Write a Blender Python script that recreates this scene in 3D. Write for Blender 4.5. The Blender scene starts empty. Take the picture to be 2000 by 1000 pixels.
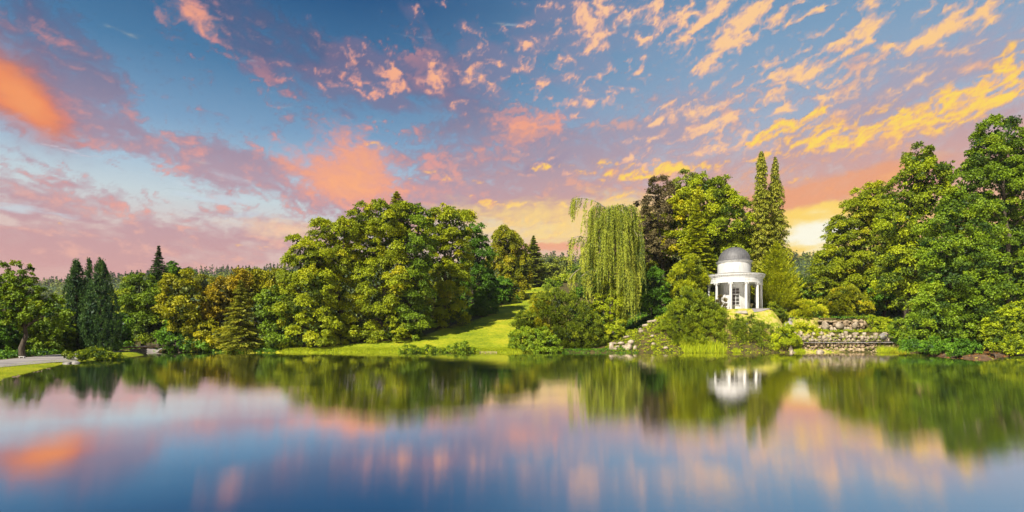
import bpy, bmesh, math, random
import numpy as np
from mathutils import Vector

# ------------------------------------------------------------------ camera
SC = bpy.context.scene
CAM_H = 2.1
FPX = 1100.0            # focal length in pixels of the 2000 px wide frame
HY = 664.0              # row of the horizon in that frame
cam_data = bpy.data.cameras.new('camera')
cam_data.sensor_width = 36.0
cam_data.lens = 36.0 * FPX / 2000.0
cam_data.shift_y = (HY - 500.0) / 2000.0
cam_data.clip_start = 0.1
cam_data.clip_end = 6000.0
cam = bpy.data.objects.new('camera', cam_data)
SC.collection.objects.link(cam)
cam.location = (0, 0, CAM_H)
cam.rotation_euler = (math.radians(90), 0, 0)
SC.camera = cam

def px2w(x, y, Y):
    """a point of the photograph at distance Y becomes a point of the place"""
    return ((x - 1000.0) / FPX * Y, Y, CAM_H + (HY - y) / FPX * Y)

# ------------------------------------------------------------------ light
SC.view_settings.view_transform = 'Standard'
SC.view_settings.look = 'None'
SC.view_settings.gamma = 1.0
SC.view_settings.exposure = 1.0
SKY = 2.0 ** -1.0          # the sky keeps its own brightness under that exposure
SC.render.engine = 'CYCLES'
SC.cycles.max_bounces = 6
SC.cycles.diffuse_bounces = 2
SC.cycles.glossy_bounces = 3
SC.cycles.transmission_bounces = 3
SC.cycles.transparent_max_bounces = 6
SC.cycles.volume_bounces = 0

SUN_DIR = Vector((-0.45, -0.60, 0.76)).normalized()     # towards the sun
SUN_EL = math.asin(SUN_DIR.z)
SUN_ROT = math.atan2(SUN_DIR.x, SUN_DIR.y)
sl = bpy.data.lights.new('sun', 'SUN')
sl.energy = 5.0
sl.angle = math.radians(0.6)
sl.color = (1.0, 0.93, 0.80)
sun = bpy.data.objects.new('sun', sl)
SC.collection.objects.link(sun)
sun.rotation_euler = SUN_DIR.to_track_quat('Z', 'Y').to_euler()
sun.location = (-60, -40, 60)

# ------------------------------------------------------------------ node helper
def lin(r, g, b):
    f = lambda c: (c / 255.0) / 12.92 if c / 255.0 <= 0.04045 else ((c / 255.0 + 0.055) / 1.055) ** 2.4
    return (f(r), f(g), f(b))

class G:
    """small expression writer for node trees"""
    def __init__(s, nt): s.nt = nt
    def n(s, t, **k):
        x = s.nt.nodes.new(t)
        for a, b in k.items(): setattr(x, a, b)
        return x
    def put(s, inp, v):
        if hasattr(v, 'links') or isinstance(v, bpy.types.NodeSocket): s.nt.links.new(v, inp)
        elif isinstance(v, (tuple, list, Vector)):
            v = tuple(v)
            inp.default_value = v + (1.0,) if len(inp.default_value) == 4 and len(v) == 3 else v
        else: inp.default_value = v
    def m(s, op, *a, clamp=False):
        x = s.n('ShaderNodeMath', operation=op, use_clamp=clamp)
        for i, v in enumerate(a): s.put(x.inputs[i], v)
        return x.outputs[0]
    def v(s, op, *a):
        x = s.n('ShaderNodeVectorMath', operation=op)
        for i, v in enumerate(a): s.put(x.inputs[i], v)
        return x.outputs['Value'] if op in ('DOT_PRODUCT', 'LENGTH') else x.outputs[0]
    def add(s, a, b): return s.m('ADD', a, b)
    def sub(s, a, b): return s.m('SUBTRACT', a, b)
    def mul(s, a, b): return s.m('MULTIPLY', a, b)
    def div(s, a, b): return s.m('DIVIDE', a, b)
    def step(s, x, a, b):
        q = s.n('ShaderNodeMapRange', interpolation_type='SMOOTHSTEP')
        s.put(q.inputs[0], x); s.put(q.inputs[1], a); s.put(q.inputs[2], b)
        return q.outputs[0]
    def mapr(s, x, a, b, c, d):
        q = s.n('ShaderNodeMapRange'); q.clamp = True
        for i, t in enumerate((x, a, b, c, d)): s.put(q.inputs[i], t)
        return q.outputs[0]
    def xyz(s, x, y, z):
        q = s.n('ShaderNodeCombineXYZ')
        for i, t in enumerate((x, y, z)): s.put(q.inputs[i], t)
        return q.outputs[0]
    def sep(s, v):
        q = s.n('ShaderNodeSeparateXYZ'); s.put(q.inputs[0], v); return q.outputs
    def noise(s, vec, scale, detail=4.0, rough=0.5, dist=0.0, out=0):
        q = s.n('ShaderNodeTexNoise')
        s.put(q.inputs['Vector'], vec); s.put(q.inputs['Scale'], scale)
        s.put(q.inputs['Detail'], detail); s.put(q.inputs['Roughness'], rough); s.put(q.inputs['Distortion'], dist)
        return q.outputs[out]
    def mix(s, f, a, b):
        q = s.n('ShaderNodeMix', data_type='RGBA')
        s.put(q.inputs[0], f); s.put(q.inputs[6], a); s.put(q.inputs[7], b)
        return q.outputs[2]
    def ramp(s, f, stops, interp='LINEAR'):
        q = s.n('ShaderNodeValToRGB'); q.color_ramp.interpolation = interp
        e = q.color_ramp.elements
        while len(e) < len(stops): e.new(0.5)
        for el, (p, c) in zip(e, stops): el.position = p; el.color = tuple(c) + (1.0,)
        s.put(q.inputs[0], f)
        return q.outputs[0]

# ------------------------------------------------------------------ sky
world = bpy.data.worlds.new('World'); SC.world = world; world.use_nodes = True
nt = world.node_tree; nt.nodes.clear(); g = G(nt)
out = g.n('ShaderNodeOutputWorld'); bg = g.n('ShaderNodeBackground')
nt.links.new(bg.outputs[0], out.inputs[0])
dirv = g.v('NORMALIZE', g.n('ShaderNodeTexCoord').outputs['Generated'])
D = g.sep(dirv)
hor = g.m('SQRT', g.add(g.mul(D[0], D[0]), g.mul(D[1], D[1])))
AZ = g.m('ARCTAN2', D[0], D[1])
EL = g.m('ARCTAN2', D[2], hor)
nish = g.n('ShaderNodeTexSky', sky_type='NISHITA'); nish.sun_disc = False
nish.sun_elevation = SUN_EL; nish.sun_rotation = SUN_ROT
nish.air_density = 1.0; nish.dust_density = 1.5; nish.ozone_density = 3.0
nmul = g.v('SCALE', nish.outputs[0], (0, 0, 0)); nmul.node.inputs['Scale'].default_value = 0.08
CLEAR_L = [(0.0, (226, 160, 146)), (0.10, (222, 168, 160)), (0.16, (228, 200, 190)), (0.22, (205, 218, 222)), (0.27, (168, 196, 218)),
           (0.33, (122, 162, 198)), (0.42, (66, 122, 166)), (0.53, (6, 80, 132)), (1.0, (4, 60, 110))]
CLEAR_R = [(0.0, (250, 205, 120)), (0.10, (252, 200, 110)), (0.18, (244, 180, 130)), (0.27, (205, 180, 180)), (0.34, (164, 178, 200)),
           (0.45, (126, 162, 194)), (0.55, (98, 144, 182)), (1.0, (60, 110, 160))]
clear_l = g.ramp(EL, [(p, lin(*c)) for p, c in CLEAR_L])
clear_r = g.ramp(EL, [(p, lin(*c)) for p, c in CLEAR_R])
clear = g.mix(g.step(AZ, -0.30, 0.42), clear_l, clear_r)
clear = g.mix(0.10, clear, nmul)
clear = g.mix(g.step(EL, -0.02, 0.0), lin(70, 80, 50) + (1.0,), clear)
nt.links.new(clear, bg.inputs[0]); bg.inputs[1].default_value = SKY
world.cycles.sampling_method = 'MANUAL'
world.cycles.sample_map_resolution = 256
# ------------------------------------------------------------------ cloud cover of the sky dome
HASH = np.random.RandomState(11).permutation(256)
GRAD = np.array([(math.cos(a), math.sin(a)) for a in np.linspace(0, 2 * math.pi, 256, endpoint=False)])

def perlin(x, y, seed=0):
    xi = np.floor(x).astype(int); yi = np.floor(y).astype(int)
    xf = x - xi; yf = y - yi
    u = xf ** 3 * (xf * (xf * 6 - 15) + 10); v = yf ** 3 * (yf * (yf * 6 - 15) + 10)
    def gr(a, b, dx, dy):
        h = HASH[(HASH[(a + seed * 17) & 255] + b + seed * 5) & 255]
        q = GRAD[h]
        return q[..., 0] * dx + q[..., 1] * dy
    a = gr(xi, yi, xf, yf); b = gr(xi + 1, yi, xf - 1, yf)
    c = gr(xi, yi + 1, xf, yf - 1); d = gr(xi + 1, yi + 1, xf - 1, yf - 1)
    return (a + (b - a) * u) * (1 - v) + (c + (d - c) * u) * v

def fbm(x, y, oct=5, gain=0.5, seed=0):
    t = np.zeros_like(x); a = 1.0; f = 1.0; s = 0.0
    for k in range(oct):
        t = t + a * perlin(x * f + 13.7 * k, y * f - 7.3 * k, seed + k); s += a
        a *= gain; f *= 2.03
    return t / s * 3.0            # roughly -1 .. 1

def sstep(x, a, b):
    t = np.clip((x - a) / (b - a), 0, 1)
    return t * t * (3 - 2 * t)

def cramp(x, stops):
    xs = [s[0] for s in stops]
    return np.stack([np.interp(x, xs, [s[1][k] for s in stops]) for k in range(3)], -1) / 255.0

def sky_clouds(az, el):
    """display colour and opacity of the clouds in each direction"""
    dx, dy, dz = np.sin(az) * np.cos(el), np.cos(az) * np.cos(el), np.sin(el)
    az0, el0 = az, el
    m1, m2 = fbm(az * 14, el * 22, 5, 0.6, seed=61), fbm(az * 14 + 9, el * 22, 5, 0.6, seed=73)
    azw, elw = az + 0.010 * m1, el + 0.0065 * m2
    sa, ca = math.sin(math.radians(17)), math.cos(math.radians(17))
    sb, cb = math.sin(math.radians(12)) * np.tanh(az * 3.0), 1.0
    t1, t2 = azw + elw * sb, elw - azw * sb
    iso1 = fbm(t1 * 34 + 0.25 * m1, t2 * 62 + 0.25 * m2, 5, 0.58, seed=101)
    iso2 = fbm(t1 * 80 + 0.3 * m2, t2 * 130 + 0.3 * m1, 4, 0.6, seed=111)
    s1, s2 = azw * ca + elw * sa, elw * ca - azw * sa
    streak = fbm(s1 * 22, s2 * 85, 5, 0.55, seed=81)
    streak2 = fbm(s1 * 46, s2 * 130, 4, 0.55, seed=91)
    def bank(x, y, w, h, rot=0.0, p=2):
        a0 = math.atan((x - 1000) / FPX); e0 = math.atan((HY - y) / FPX * math.cos(a0))
        k = FPX / 1000.0
        c, s = math.cos(math.radians(rot)), math.sin(math.radians(rot))
        du, dv = (azw - a0) * math.cos(e0), elw - e0
        # half sizes given in pixels of the frame, turned into angles
        sx = (du * c + dv * s) / (w / FPX * math.cos(a0) ** 1.5); sy = (dv * c - du * s) / (h / FPX * math.cos(a0))
        return np.exp(-(sx * sx + sy * sy) ** (p / 2))
    def tot(l, p=2):
        t = 0
        for wt, *b in l: t = t + wt * bank(*b, p=p)
        return t
    kz = np.maximum(dz, 0) + 0.16
    U, W = dx / kz, dy / kz * 0.62
    wx, wy = fbm(U * 2.0, W * 2.0, 4, seed=31), fbm(U * 2.0, W * 2.0, 4, seed=47)
    U1, W1 = U + 0.06 * wx, W + 0.06 * wy
    wx2, wy2 = fbm(U * 9, W * 9, 3, seed=3), fbm(U * 9, W * 9, 3, seed=8)
    U2, W2 = U1 + 0.012 * wx2, W1 + 0.012 * wy2
    # streak coordinates for the right half, slanting up to the right; left half slants down
    side = sstep(az, -0.30, 0.42)
    big = fbm(U2 * 3.0, W2 * 3.6, 7, 0.55, seed=1)
    mid = fbm(U2 * 7.0, W2 * 8.5, 6, 0.55, seed=5)
    puff = fbm(U2 * 12.0, W2 * 13.0, 5, 0.5, seed=9)
    fine = fbm(U2 * 26.0, W2 * 30.0, 5, 0.6, seed=12)
    low = fbm(az * 7.0, el * 60.0 + wx, 6, 0.55, seed=20)        # long thin streaks close to the horizon
    rgb = np.zeros(az.shape + (3,)); A = np.zeros(az.shape)
    def over(col, a):
        nonlocal rgb, A
        a = np.clip(a, 0, 1)
        o = a + A * (1 - a)
        rgb = (col * a[..., None] + rgb * (A * (1 - a))[..., None]) / np.maximum(o, 1e-6)[..., None]
        A = o
    C = lambda *c: np.array(c) / 255.0
    elr = el
    # --- mauve and grey sheets
    cov = tot([(0.95, 120, 390, 260, 60, -5), (0.9, 330, 300, 240, 40, -14), (1.0, 440, 310, 120, 34, -16), (0.8, 170, 250, 90, 30, -12), (0.5, 60, 300, 90, 60, -10),
               (1.2, 250, 470, 420, 38, 2), (1.2, 150, 510, 400, 30, 0), (0.85, 640, 330, 170, 90, -15), (0.8, 640, 440, 210, 50, 4),
               (1.3, 470, 40, 150, 62, -28), (0.8, 600, 90, 110, 50, -10), (0.85, 760, 145, 150, 46, -8), (0.7, 890, 130, 110, 50, 0), (0.9, 960, 220, 120, 60, 10),
               (1.2, 1050, 290, 170, 55, 5), (0.8, 900, 330, 200, 60, 0), (1.1, 1250, 300, 170, 50, 8), (1.2, 1150, 370, 240, 50, 0),
               (0.75, 1320, 215, 130, 45, 14), (0.6, 1500, 180, 150, 50, 20), (1.1, 1500, 290, 170, 50, 16), (1.0, 1700, 230, 190, 40, 20), (1.2, 1700, 330, 240, 50, 16),
               (0.85, 1850, 110, 170, 60, 22), (0.5, 1700, 110, 160, 40, 20), (0.8, 1960, 80, 90, 60, 20), (1.2, 1450, 350, 200, 30, 5), (1.0, 980, 400, 260, 36, 0),
               (1.5, 20, 130, 110, 120, -40), (1.1, 90, 60, 110, 60, -35), (0.8, 200, 170, 80, 60, -30), (1.0, 1900, 260, 160, 60, 24), (1.3, 1800, 340, 300, 60, 14), (1.0, 1350, 400, 300, 40, 0)])
    sh = (0.80 - 0.12 * side) * np.minimum(cov, 1.5) + 0.42 * big + 0.26 * mid * sstep(el, 0.03, 0.15) + (0.34 * iso1 + 0.20 * iso2) * sstep(el, 0.10, 0.22)
    sm = sstep(sh, 0.36, 1.15)
    dark = (1 - side)[..., None] * cramp(elr, [(0.0, (216, 154, 148)), (0.10, (208, 152, 150)), (0.17, (192, 150, 158)), (0.26, (176, 146, 162)), (0.33, (142, 130, 156)), (0.42, (86, 100, 140)), (0.55, (58, 84, 126))]) \
        + side[..., None] * cramp(elr, [(0.0, (250, 200, 110)), (0.12, (244, 180, 112)), (0.17, (238, 166, 124)), (0.22, (224, 162, 142)), (0.27, (202, 160, 158)), (0.31, (180, 158, 170)), (0.42, (152, 162, 188)), (0.55, (136, 152, 182))])
    over(dark, sm * 0.93)
    # --- rose and salmon light on the sheets
    lite = (1 - side)[..., None] * cramp(elr, [(0.0, (230, 166, 150)), (0.15, (234, 176, 160)), (0.28, (238, 160, 150)), (0.42, (206, 134, 140)), (0.55, (170, 122, 138))]) \
        + side[..., None] * cramp(elr, [(0.0, (255, 232, 130)), (0.14, (252, 208, 116)), (0.24, (240, 176, 130)), (0.34, (226, 172, 152)), (0.55, (196, 160, 168))])
    hi = sstep(0.30 * mid + 0.45 * fbm(U2 * 5, W2 * 6, 6, 0.55, seed=40) + 0.35 * iso1 + 0.15 * iso2, 0.02, 0.66) * sstep(sh, 0.5, 0.9)
    over(lite, hi * 0.8)
    # --- the red bank at far left and the salmon banks
    g1 = tot([(0.95, 15, 190, 130, 62, -38), (0.45, 95, 235, 70, 30, -38), (0.5, 10, 110, 110, 60, -35)]) * (1 + 0.16 * big + 0.1 * mid)
    over(cramp(g1, [(0.0, (126, 96, 130)), (0.35, (158, 96, 114)), (0.7, (204, 110, 96)), (1.05, (238, 134, 86)), (1.4, (244, 150, 92))]), sstep(g1 + 0.10 * m1 + 0.10 * iso1, 0.05, 1.30) * 0.95)
    g2 = tot([(1.15, 700, 318, 100, 62, -24), (0.9, 1045, 242, 90, 34, 8), (0.6, 930, 300, 110, 26, 8), (0.75, 640, 370, 110, 40, -10), (0.5, 860, 380, 140, 24, 0), (0.45, 560, 300, 70, 30, -20),
              (0.6, 370, 12, 60, 26, -25), (0.4, 315, 30, 16, 22, 60), (0.5, 400, 60, 50, 16, -30), (0.4, 490, 70, 60, 30, -20), (0.5, 300, 330, 90, 14, -12), (0.6, 60, 330, 80, 22, -18), (0.5, 240, 400, 120, 16, -6), (0.4, 330, 385, 80, 12, -5)]) \
        + 0.18 * big + 0.14 * mid + 0.06 * fine + 0.22 * iso1 + 0.14 * iso2 - 0.08
    over(cramp(g2, [(0.2, (222, 150, 150)), (0.6, (234, 156, 146)), (0.95, (242, 162, 134)), (1.5, (251, 172, 122))]), sstep(g2, 0.25, 1.05) * 0.9)
    # --- lit puffs, each bank where it stands
    pl = [(1.0, 1145, 22, 30, 28), (0.9, 1152, 50, 24, 16), (1.0, 1205, 20, 20, 40, 50), (1.0, 1156, 92, 30, 15, 15), (0.7, 1065, 10, 32, 14), (0.55, 1030, 48, 22, 8, 10), (0.5, 1050, 74, 18, 6), (0.5, 1040, 90, 30, 6, -10),
          (0.6, 905, 52, 26, 6, 8), (0.55, 955, 60, 28, 6), (0.6, 870, 8, 26, 7), (0.6, 810, 22, 18, 12), (0.5, 925, 88, 26, 6),
          (1.0, 1280, 16, 26, 18, 40), (1.0, 1335, 25, 40, 14, 30), (0.9, 1360, 60, 46, 11, 32), (1.0, 1400, 12, 44, 14, 25), (1.0, 1480, 25, 60, 15, 28), (1.0, 1428, 78, 34, 13, 15), (0.9, 1440, 50, 40, 12, 45), (0.6, 1560, 8, 40, 8, 20),
          (0.8, 1705, 6, 20, 7), (1.0, 1650, 78, 30, 9, 22), (1.0, 1700, 55, 44, 9, 30), (0.7, 1740, 88, 60, 8, 12), (0.7, 1830, 65, 60, 7, 20), (0.7, 1780, 85, 40, 6, 15), (0.8, 1910, 25, 34, 7, 28), (0.6, 1960, 10, 26, 5, 25),
          (0.9, 1510, 120, 24, 11, 5), (0.8, 1378, 132, 26, 10, 12), (0.5, 1335, 118, 20, 6, 12), (0.5, 1567, 102, 12, 5), (0.6, 1555, 133, 14, 5), (0.8, 1645, 157, 30, 8, 20), (0.5, 1590, 140, 22, 5, 12),
          (0.6, 1480, 160, 14, 10), (0.5, 1448, 188, 10, 7), (0.9, 1365, 215, 40, 12, 8), (0.6, 1320, 218, 18, 6), (0.7, 1612, 195, 20, 8), (0.9, 1745, 180, 34, 8, 8), (0.5, 1730, 200, 20, 6, 20),
          (0.7, 1183, 200, 22, 14), (0.6, 1140, 170, 24, 9), (0.5, 1120, 200, 14, 12), (0.7, 1060, 170, 26, 12), (0.5, 1035, 130, 26, 6),
          (1.1, 930, 148, 34, 20, 20), (0.8, 895, 210, 20, 16), (0.6, 915, 105, 28, 8), (0.6, 970, 175, 14, 12), (0.5, 1100, 150, 24, 7),
          (0.9, 845, 130, 20, 22), (0.7, 850, 160, 16, 14), (1.0, 765, 145, 26, 24), (0.9, 765, 165, 22, 14), (1.0, 700, 165, 30, 18, -40), (0.9, 665, 128, 20, 11), (0.7, 690, 105, 26, 11, -15),
          (0.9, 555, 155, 34, 13, -18), (0.7, 475, 138, 14, 7), (0.7, 545, 124, 18, 6), (0.7, 620, 138, 20, 7), (0.8, 645, 170, 38, 12, -10), (0.4, 600, 30, 18, 8),
          (0.8, 1280, 270, 24, 8), (0.8, 1345, 262, 30, 9, 20), (0.7, 1410, 235, 28, 8, 15), (0.7, 1405, 285, 26, 6, 10), (0.6, 1455, 262, 20, 6), (0.5, 1395, 297, 28, 6), (0.6, 1440, 280, 20, 6, 20)]
    rr = np.random.RandomState(4)
    for (x0, x1, y0, y1, n, rot) in [(1230, 1700, 0, 120, 34, 24), (1280, 1640, 120, 300, 46, 14), (1640, 2000, 10, 180, 36, 22), (1000, 1260, 60, 250, 26, 0), (640, 1000, 90, 230, 24, -4), (1000, 1300, 250, 340, 22, 4)]:
        for k in range(n):
            q = rr.uniform(0.5, 1.25)
            pl.append((rr.uniform(0.30, 0.75), rr.uniform(x0, x1), rr.uniform(y0, y1), 17 * q * (1 + 0.4 * (rot > 10)), 6.5 * q, rot + rr.uniform(-8, 8)))
    pc = tot(pl, p=2.2)
    wisps = tot([(0.55, 1350, 60, 260, 90, 20), (0.60, 1650, 130, 260, 90, 20), (0.4, 1080, 130, 130, 80, 0), (0.5, 1400, 300, 200, 50, 8), (0.5, 1880, 90, 160, 80, 20), (0.30, 720, 130, 220, 50, -8), (0.25, 980, 60, 160, 50, 0), (0.4, 1400, 230, 160, 70, 10), (0.2, 740, 250, 200, 26, 0), (0.2, 1000, 330, 300, 40, 0)])
    pf = 0.72 * np.minimum(pc, 1.4) + 0.48 * wisps + 0.10 * puff + 0.08 * fine + 0.50 * iso1 + 0.28 * iso2
    pm = sstep(pf, 0.38, 1.12) * sstep(pc + 0.8 * wisps, 0.12, 0.4)
    halo = sstep(tot([(w, x, y - 2, a * 1.6, b * 1.9) + tuple(r) for w, x, y, a, b, *r in pl]) + 0.3 * mid + 0.3 * puff, 0.35, 1.1) * (0.62 - 0.34 * side) * sstep(1180 - (1000 + 1100 * np.tan(np.clip(az, -1.2, 1.2))), -260, 160)
    over((1 - side)[..., None] * C(120, 108, 142) + side[..., None] * C(170, 160, 184), halo)
    pbase = cramp(az, [(-0.5, (222, 146, 146)), (-0.15, (236, 164, 150)), (0.2, (242, 182, 160)), (0.5, (246, 190, 156)), (0.8, (248, 188, 146))])
    ptop = cramp(az, [(-0.5, (246, 156, 132)), (-0.15, (252, 180, 138)), (0.2, (254, 202, 154)), (0.5, (255, 206, 142)), (0.8, (255, 204, 130))])
    k = sstep(pf, 0.7, 1.25)[..., None]
    over(pbase * (1 - k) + ptop * k, pm * 0.95)
    # --- yellow band and streaks
    yl = [(1.2, 1560, 232, 60, 10, 14), (1.2, 1530, 250, 60, 10, 18), (1.2, 1620, 248, 90, 15, 10), (1.3, 1700, 255, 110, 16, 8), (1.2, 1790, 235, 70, 20, 18), (1.3, 1850, 200, 90, 22, 18), (1.3, 1940, 195, 90, 24, 24), (1.0, 1970, 110, 50, 14, 30),
          (1.2, 1960, 150, 60, 16, 30), (0.9, 1560, 285, 80, 12, 6), (0.9, 1490, 275, 50, 7, 4), (0.9, 1650, 280, 70, 9, 6), (0.8, 1850, 250, 120, 10, 14), (0.7, 1580, 305, 40, 5, 4), (0.9, 1520, 256, 50, 7, 12),
          (0.9, 1345, 330, 90, 9, 4), (1.0, 1290, 330, 70, 10, 8), (0.9, 1200, 318, 60, 12, -4), (0.9, 1215, 350, 70, 8, 10), (0.8, 1180, 340, 50, 8, -10), (0.8, 1060, 325, 60, 8), (0.6, 900, 352, 50, 6, 0), (0.9, 950, 392, 40, 8, -8),
          (0.8, 1030, 400, 70, 8, 4), (0.8, 1030, 430, 90, 7, -6), (0.7, 1130, 400, 60, 6), (0.8, 1210, 383, 36, 6, 8), (0.6, 1560, 352, 26, 4), (0.6, 1540, 355, 20, 3), (0.7, 500, 477, 36, 4, -4), (0.6, 780, 340, 50, 8, -20), (0.6, 720, 280, 40, 10, -30),
          (0.6, 1080, 455, 120, 8, 0), (0.6, 840, 335, 40, 5, -15), (0.4, 400, 465, 60, 3, -4), (0.35, 90, 440, 110, 3, -3), (0.5, 1430, 330, 30, 5, 0), (0.6, 1700, 290, 100, 8, 8)]
    yc = tot(yl, p=2.4)
    yf = 0.60 * np.minimum(yc, 1.5) + 0.30 * streak + 0.26 * streak2 + 0.42 * iso1 + 0.26 * iso2
    yk = sstep(yf, 0.55, 1.25)[..., None]
    over(C(250, 184, 124) * (1 - yk) + C(255, 218, 88) * yk, sstep(yf, 0.34, 0.90) * sstep(yc, 0.08, 0.5) * 0.96)
    # --- horizon glow
    hot = tot([(1.0, 1598, 452, 105, 32), (0.8, 1590, 510, 150, 70), (0.55, 1590, 410, 130, 14, 4), (0.3, 1760, 420, 120, 40), (0.5, 1760, 335, 50, 14, 30)]) + 0.20 * low + 0.05 * fine
    hk = sstep(hot, 0.80, 1.35)[..., None]
    over(C(254, 214, 104) * (1 - hk) + C(255, 250, 228) * hk, sstep(hot, 0.16, 0.75))
    sal = tot([(0.9, 1600, 370, 180, 26, 4), (0.6, 1700, 345, 120, 20, 12), (0.5, 1500, 390, 90, 14)]) + 0.22 * low
    over(np.broadcast_to(C(240, 160, 112), rgb.shape), sstep(sal, 0.3, 0.9) * 0.7 * (1 - sstep(hot, 0.5, 0.9)))
    wm = tot([(0.95, 1080, 450, 220, 40), (0.6, 1180, 400, 200, 30), (0.5, 900, 415, 120, 26), (0.5, 1350, 410, 160, 40), (0.6, 580, 460, 110, 34, 10), (0.5, 500, 440, 120, 18)]) + 0.26 * low + 0.12 * streak2
    over(C(255, 220, 132) * sstep(az, -0.5, 0.0)[..., None] + C(252, 212, 176) * (1 - sstep(az, -0.5, 0.0))[..., None], sstep(wm + 0.10 * iso1, 0.30, 1.15) * 0.8)
    pk = tot([(1.0, 1080, 488, 70, 9), (0.5, 1040, 478, 60, 5), (0.5, 1060, 465, 40, 3)]) + 0.15 * low
    over(np.broadcast_to(C(240, 160, 122), rgb.shape), sstep(pk, 0.3, 0.9) * 0.8)
    # thin pale gaps low on the left, and the trail of a plane
    gp = tot([(0.8, 30, 395, 120, 14, -3), (0.9, 420, 385, 140, 22, -6), (0.6, 130, 430, 160, 8, -4), (0.5, 470, 350, 60, 18, -8), (0.5, 350, 410, 180, 9, 0)]) + 0.5 * low + 0.2 * mid
    over(C(198, 212, 222) * np.ones_like(rgb), sstep(gp, 0.45, 1.0) * 0.75)
    tr = bank(145, 292, 55, 1.6, -8, 4)
    over(C(214, 214, 226) * np.ones_like(rgb), tr * 0.55)
    return rgb, A

def link(o): SC.collection.objects.link(o); return o

def np_mesh(name, verts, faces_flat, nper, mat=None, smooth=False, attrs=None):
    """mesh from arrays: verts (n,3), faces as a flat index array with nper corners each (or an array of counts)"""
    me = bpy.data.meshes.new(name)
    verts = np.ascontiguousarray(verts, dtype=np.float32)
    faces_flat = np.ascontiguousarray(faces_flat, dtype=np.int32).ravel()
    if np.isscalar(nper):
        nf = len(faces_flat) // nper; starts = np.arange(nf, dtype=np.int32) * nper
    else:
        nper = np.asarray(nper, dtype=np.int32); nf = len(nper); starts = np.concatenate([[0], np.cumsum(nper)[:-1]]).astype(np.int32)
    me.vertices.add(len(verts)); me.vertices.foreach_set('co', verts.ravel())
    me.loops.add(len(faces_flat)); me.loops.foreach_set('vertex_index', faces_flat)
    me.polygons.add(nf); me.polygons.foreach_set('loop_start', starts)
    if smooth: me.polygons.foreach_set('use_smooth', np.ones(nf, dtype=bool))
    for an, (ty, arr) in (attrs or {}).items():
        at = me.attributes.new(an, ty, 'POINT')
        at.data.foreach_set('color' if ty == 'FLOAT_COLOR' else 'value', np.ascontiguousarray(arr, dtype=np.float32).ravel())
    if mat: me.materials.append(mat)
    me.update(calc_edges=True); me.validate()
    return me

def obj(name, me, parent=None):
    o = link(bpy.data.objects.new(name, me))
    if parent: o.parent = parent
    return o

def empty(name, loc=(0, 0, 0)):
    o = link(bpy.data.objects.new(name, None)); o.location = loc; o.empty_display_size = 0.3
    return o

def tag(o, label=None, cat=None, group=None, kind=None):
    if label: o['label'] = label
    if cat: o['category'] = cat
    if group: o['group'] = group
    if kind: o['kind'] = kind
    return o

def child(name, me, root):
    """a part whose mesh was made in place coordinates hangs under its thing"""
    o = link(bpy.data.objects.new(name, me)); o.parent = root
    l = root.location
    me.transform(__import__('mathutils').Matrix.Translation((-l[0], -l[1], -l[2])))
    return o

# ---- sky dome carrying the clouds; the clear sky behind it is the world
def build_sky():
    def axis(lo, hi, a, b, fine, coarse):
        v = [lo]
        while v[-1] < hi - 1e-6: v.append(min(hi, v[-1] + (fine if a <= v[-1] < b else coarse)))
        return np.radians(np.array(v))
    azs = axis(-180, 180, -48, 48, 0.115, 3.0); els = axis(0, 88, 0, 36, 0.115, 2.5)
    A, E = np.meshgrid(azs, els)
    rgb, al = sky_clouds(A, E)
    c = np.clip(rgb, 0, 1)
    c = np.where(c <= 0.04045, c / 12.92, ((c + 0.055) / 1.055) ** 2.4)
    R = 3200.0
    P = np.stack([np.sin(A) * np.cos(E) * R, np.cos(A) * np.cos(E) * R, np.sin(E) * R + CAM_H], -1).reshape(-1, 3)
    n, m = len(azs), len(els)
    i = (np.arange(m - 1)[:, None] * n + np.arange(n - 1)[None]).ravel()
    F = np.stack([i, i + 1, i + n + 1, i + n], -1)
    mat = bpy.data.materials.new('cloud'); mat.use_nodes = True
    t = mat.node_tree; t.nodes.clear(); q = G(t)
    at = q.n('ShaderNodeAttribute', attribute_name='cloud')
    em = q.n('ShaderNodeEmission'); tr = q.n('ShaderNodeBsdfTransparent'); mx = q.n('ShaderNodeMixShader'); o = q.n('ShaderNodeOutputMaterial')
    em.inputs[1].default_value = SKY; t.links.new(at.outputs['Color'], em.inputs[0]); t.links.new(at.outputs['Alpha'], mx.inputs[0])
    t.links.new(tr.outputs[0], mx.inputs[1]); t.links.new(em.outputs[0], mx.inputs[2]); t.links.new(mx.outputs[0], o.inputs[0])
    mat.cycles.emission_sampling = 'NONE'
    me = np_mesh('sky', P, F, 4, mat, True, {'cloud': ('FLOAT_COLOR', np.concatenate([c, al[..., None]], -1).reshape(-1, 4))})
    s = obj('sky', me); s['kind'] = 'structure'
build_sky()

# ------------------------------------------------------------------ materials
def new_mat(name):
    m = bpy.data.materials.new(name); m.use_nodes = True
    t = m.node_tree; t.nodes.clear(); q = G(t)
    o = q.n('ShaderNodeOutputMaterial'); b = q.n('ShaderNodeBsdfPrincipled')
    t.links.new(b.outputs[0], o.inputs[0])
    return m, q, b, o

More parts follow.
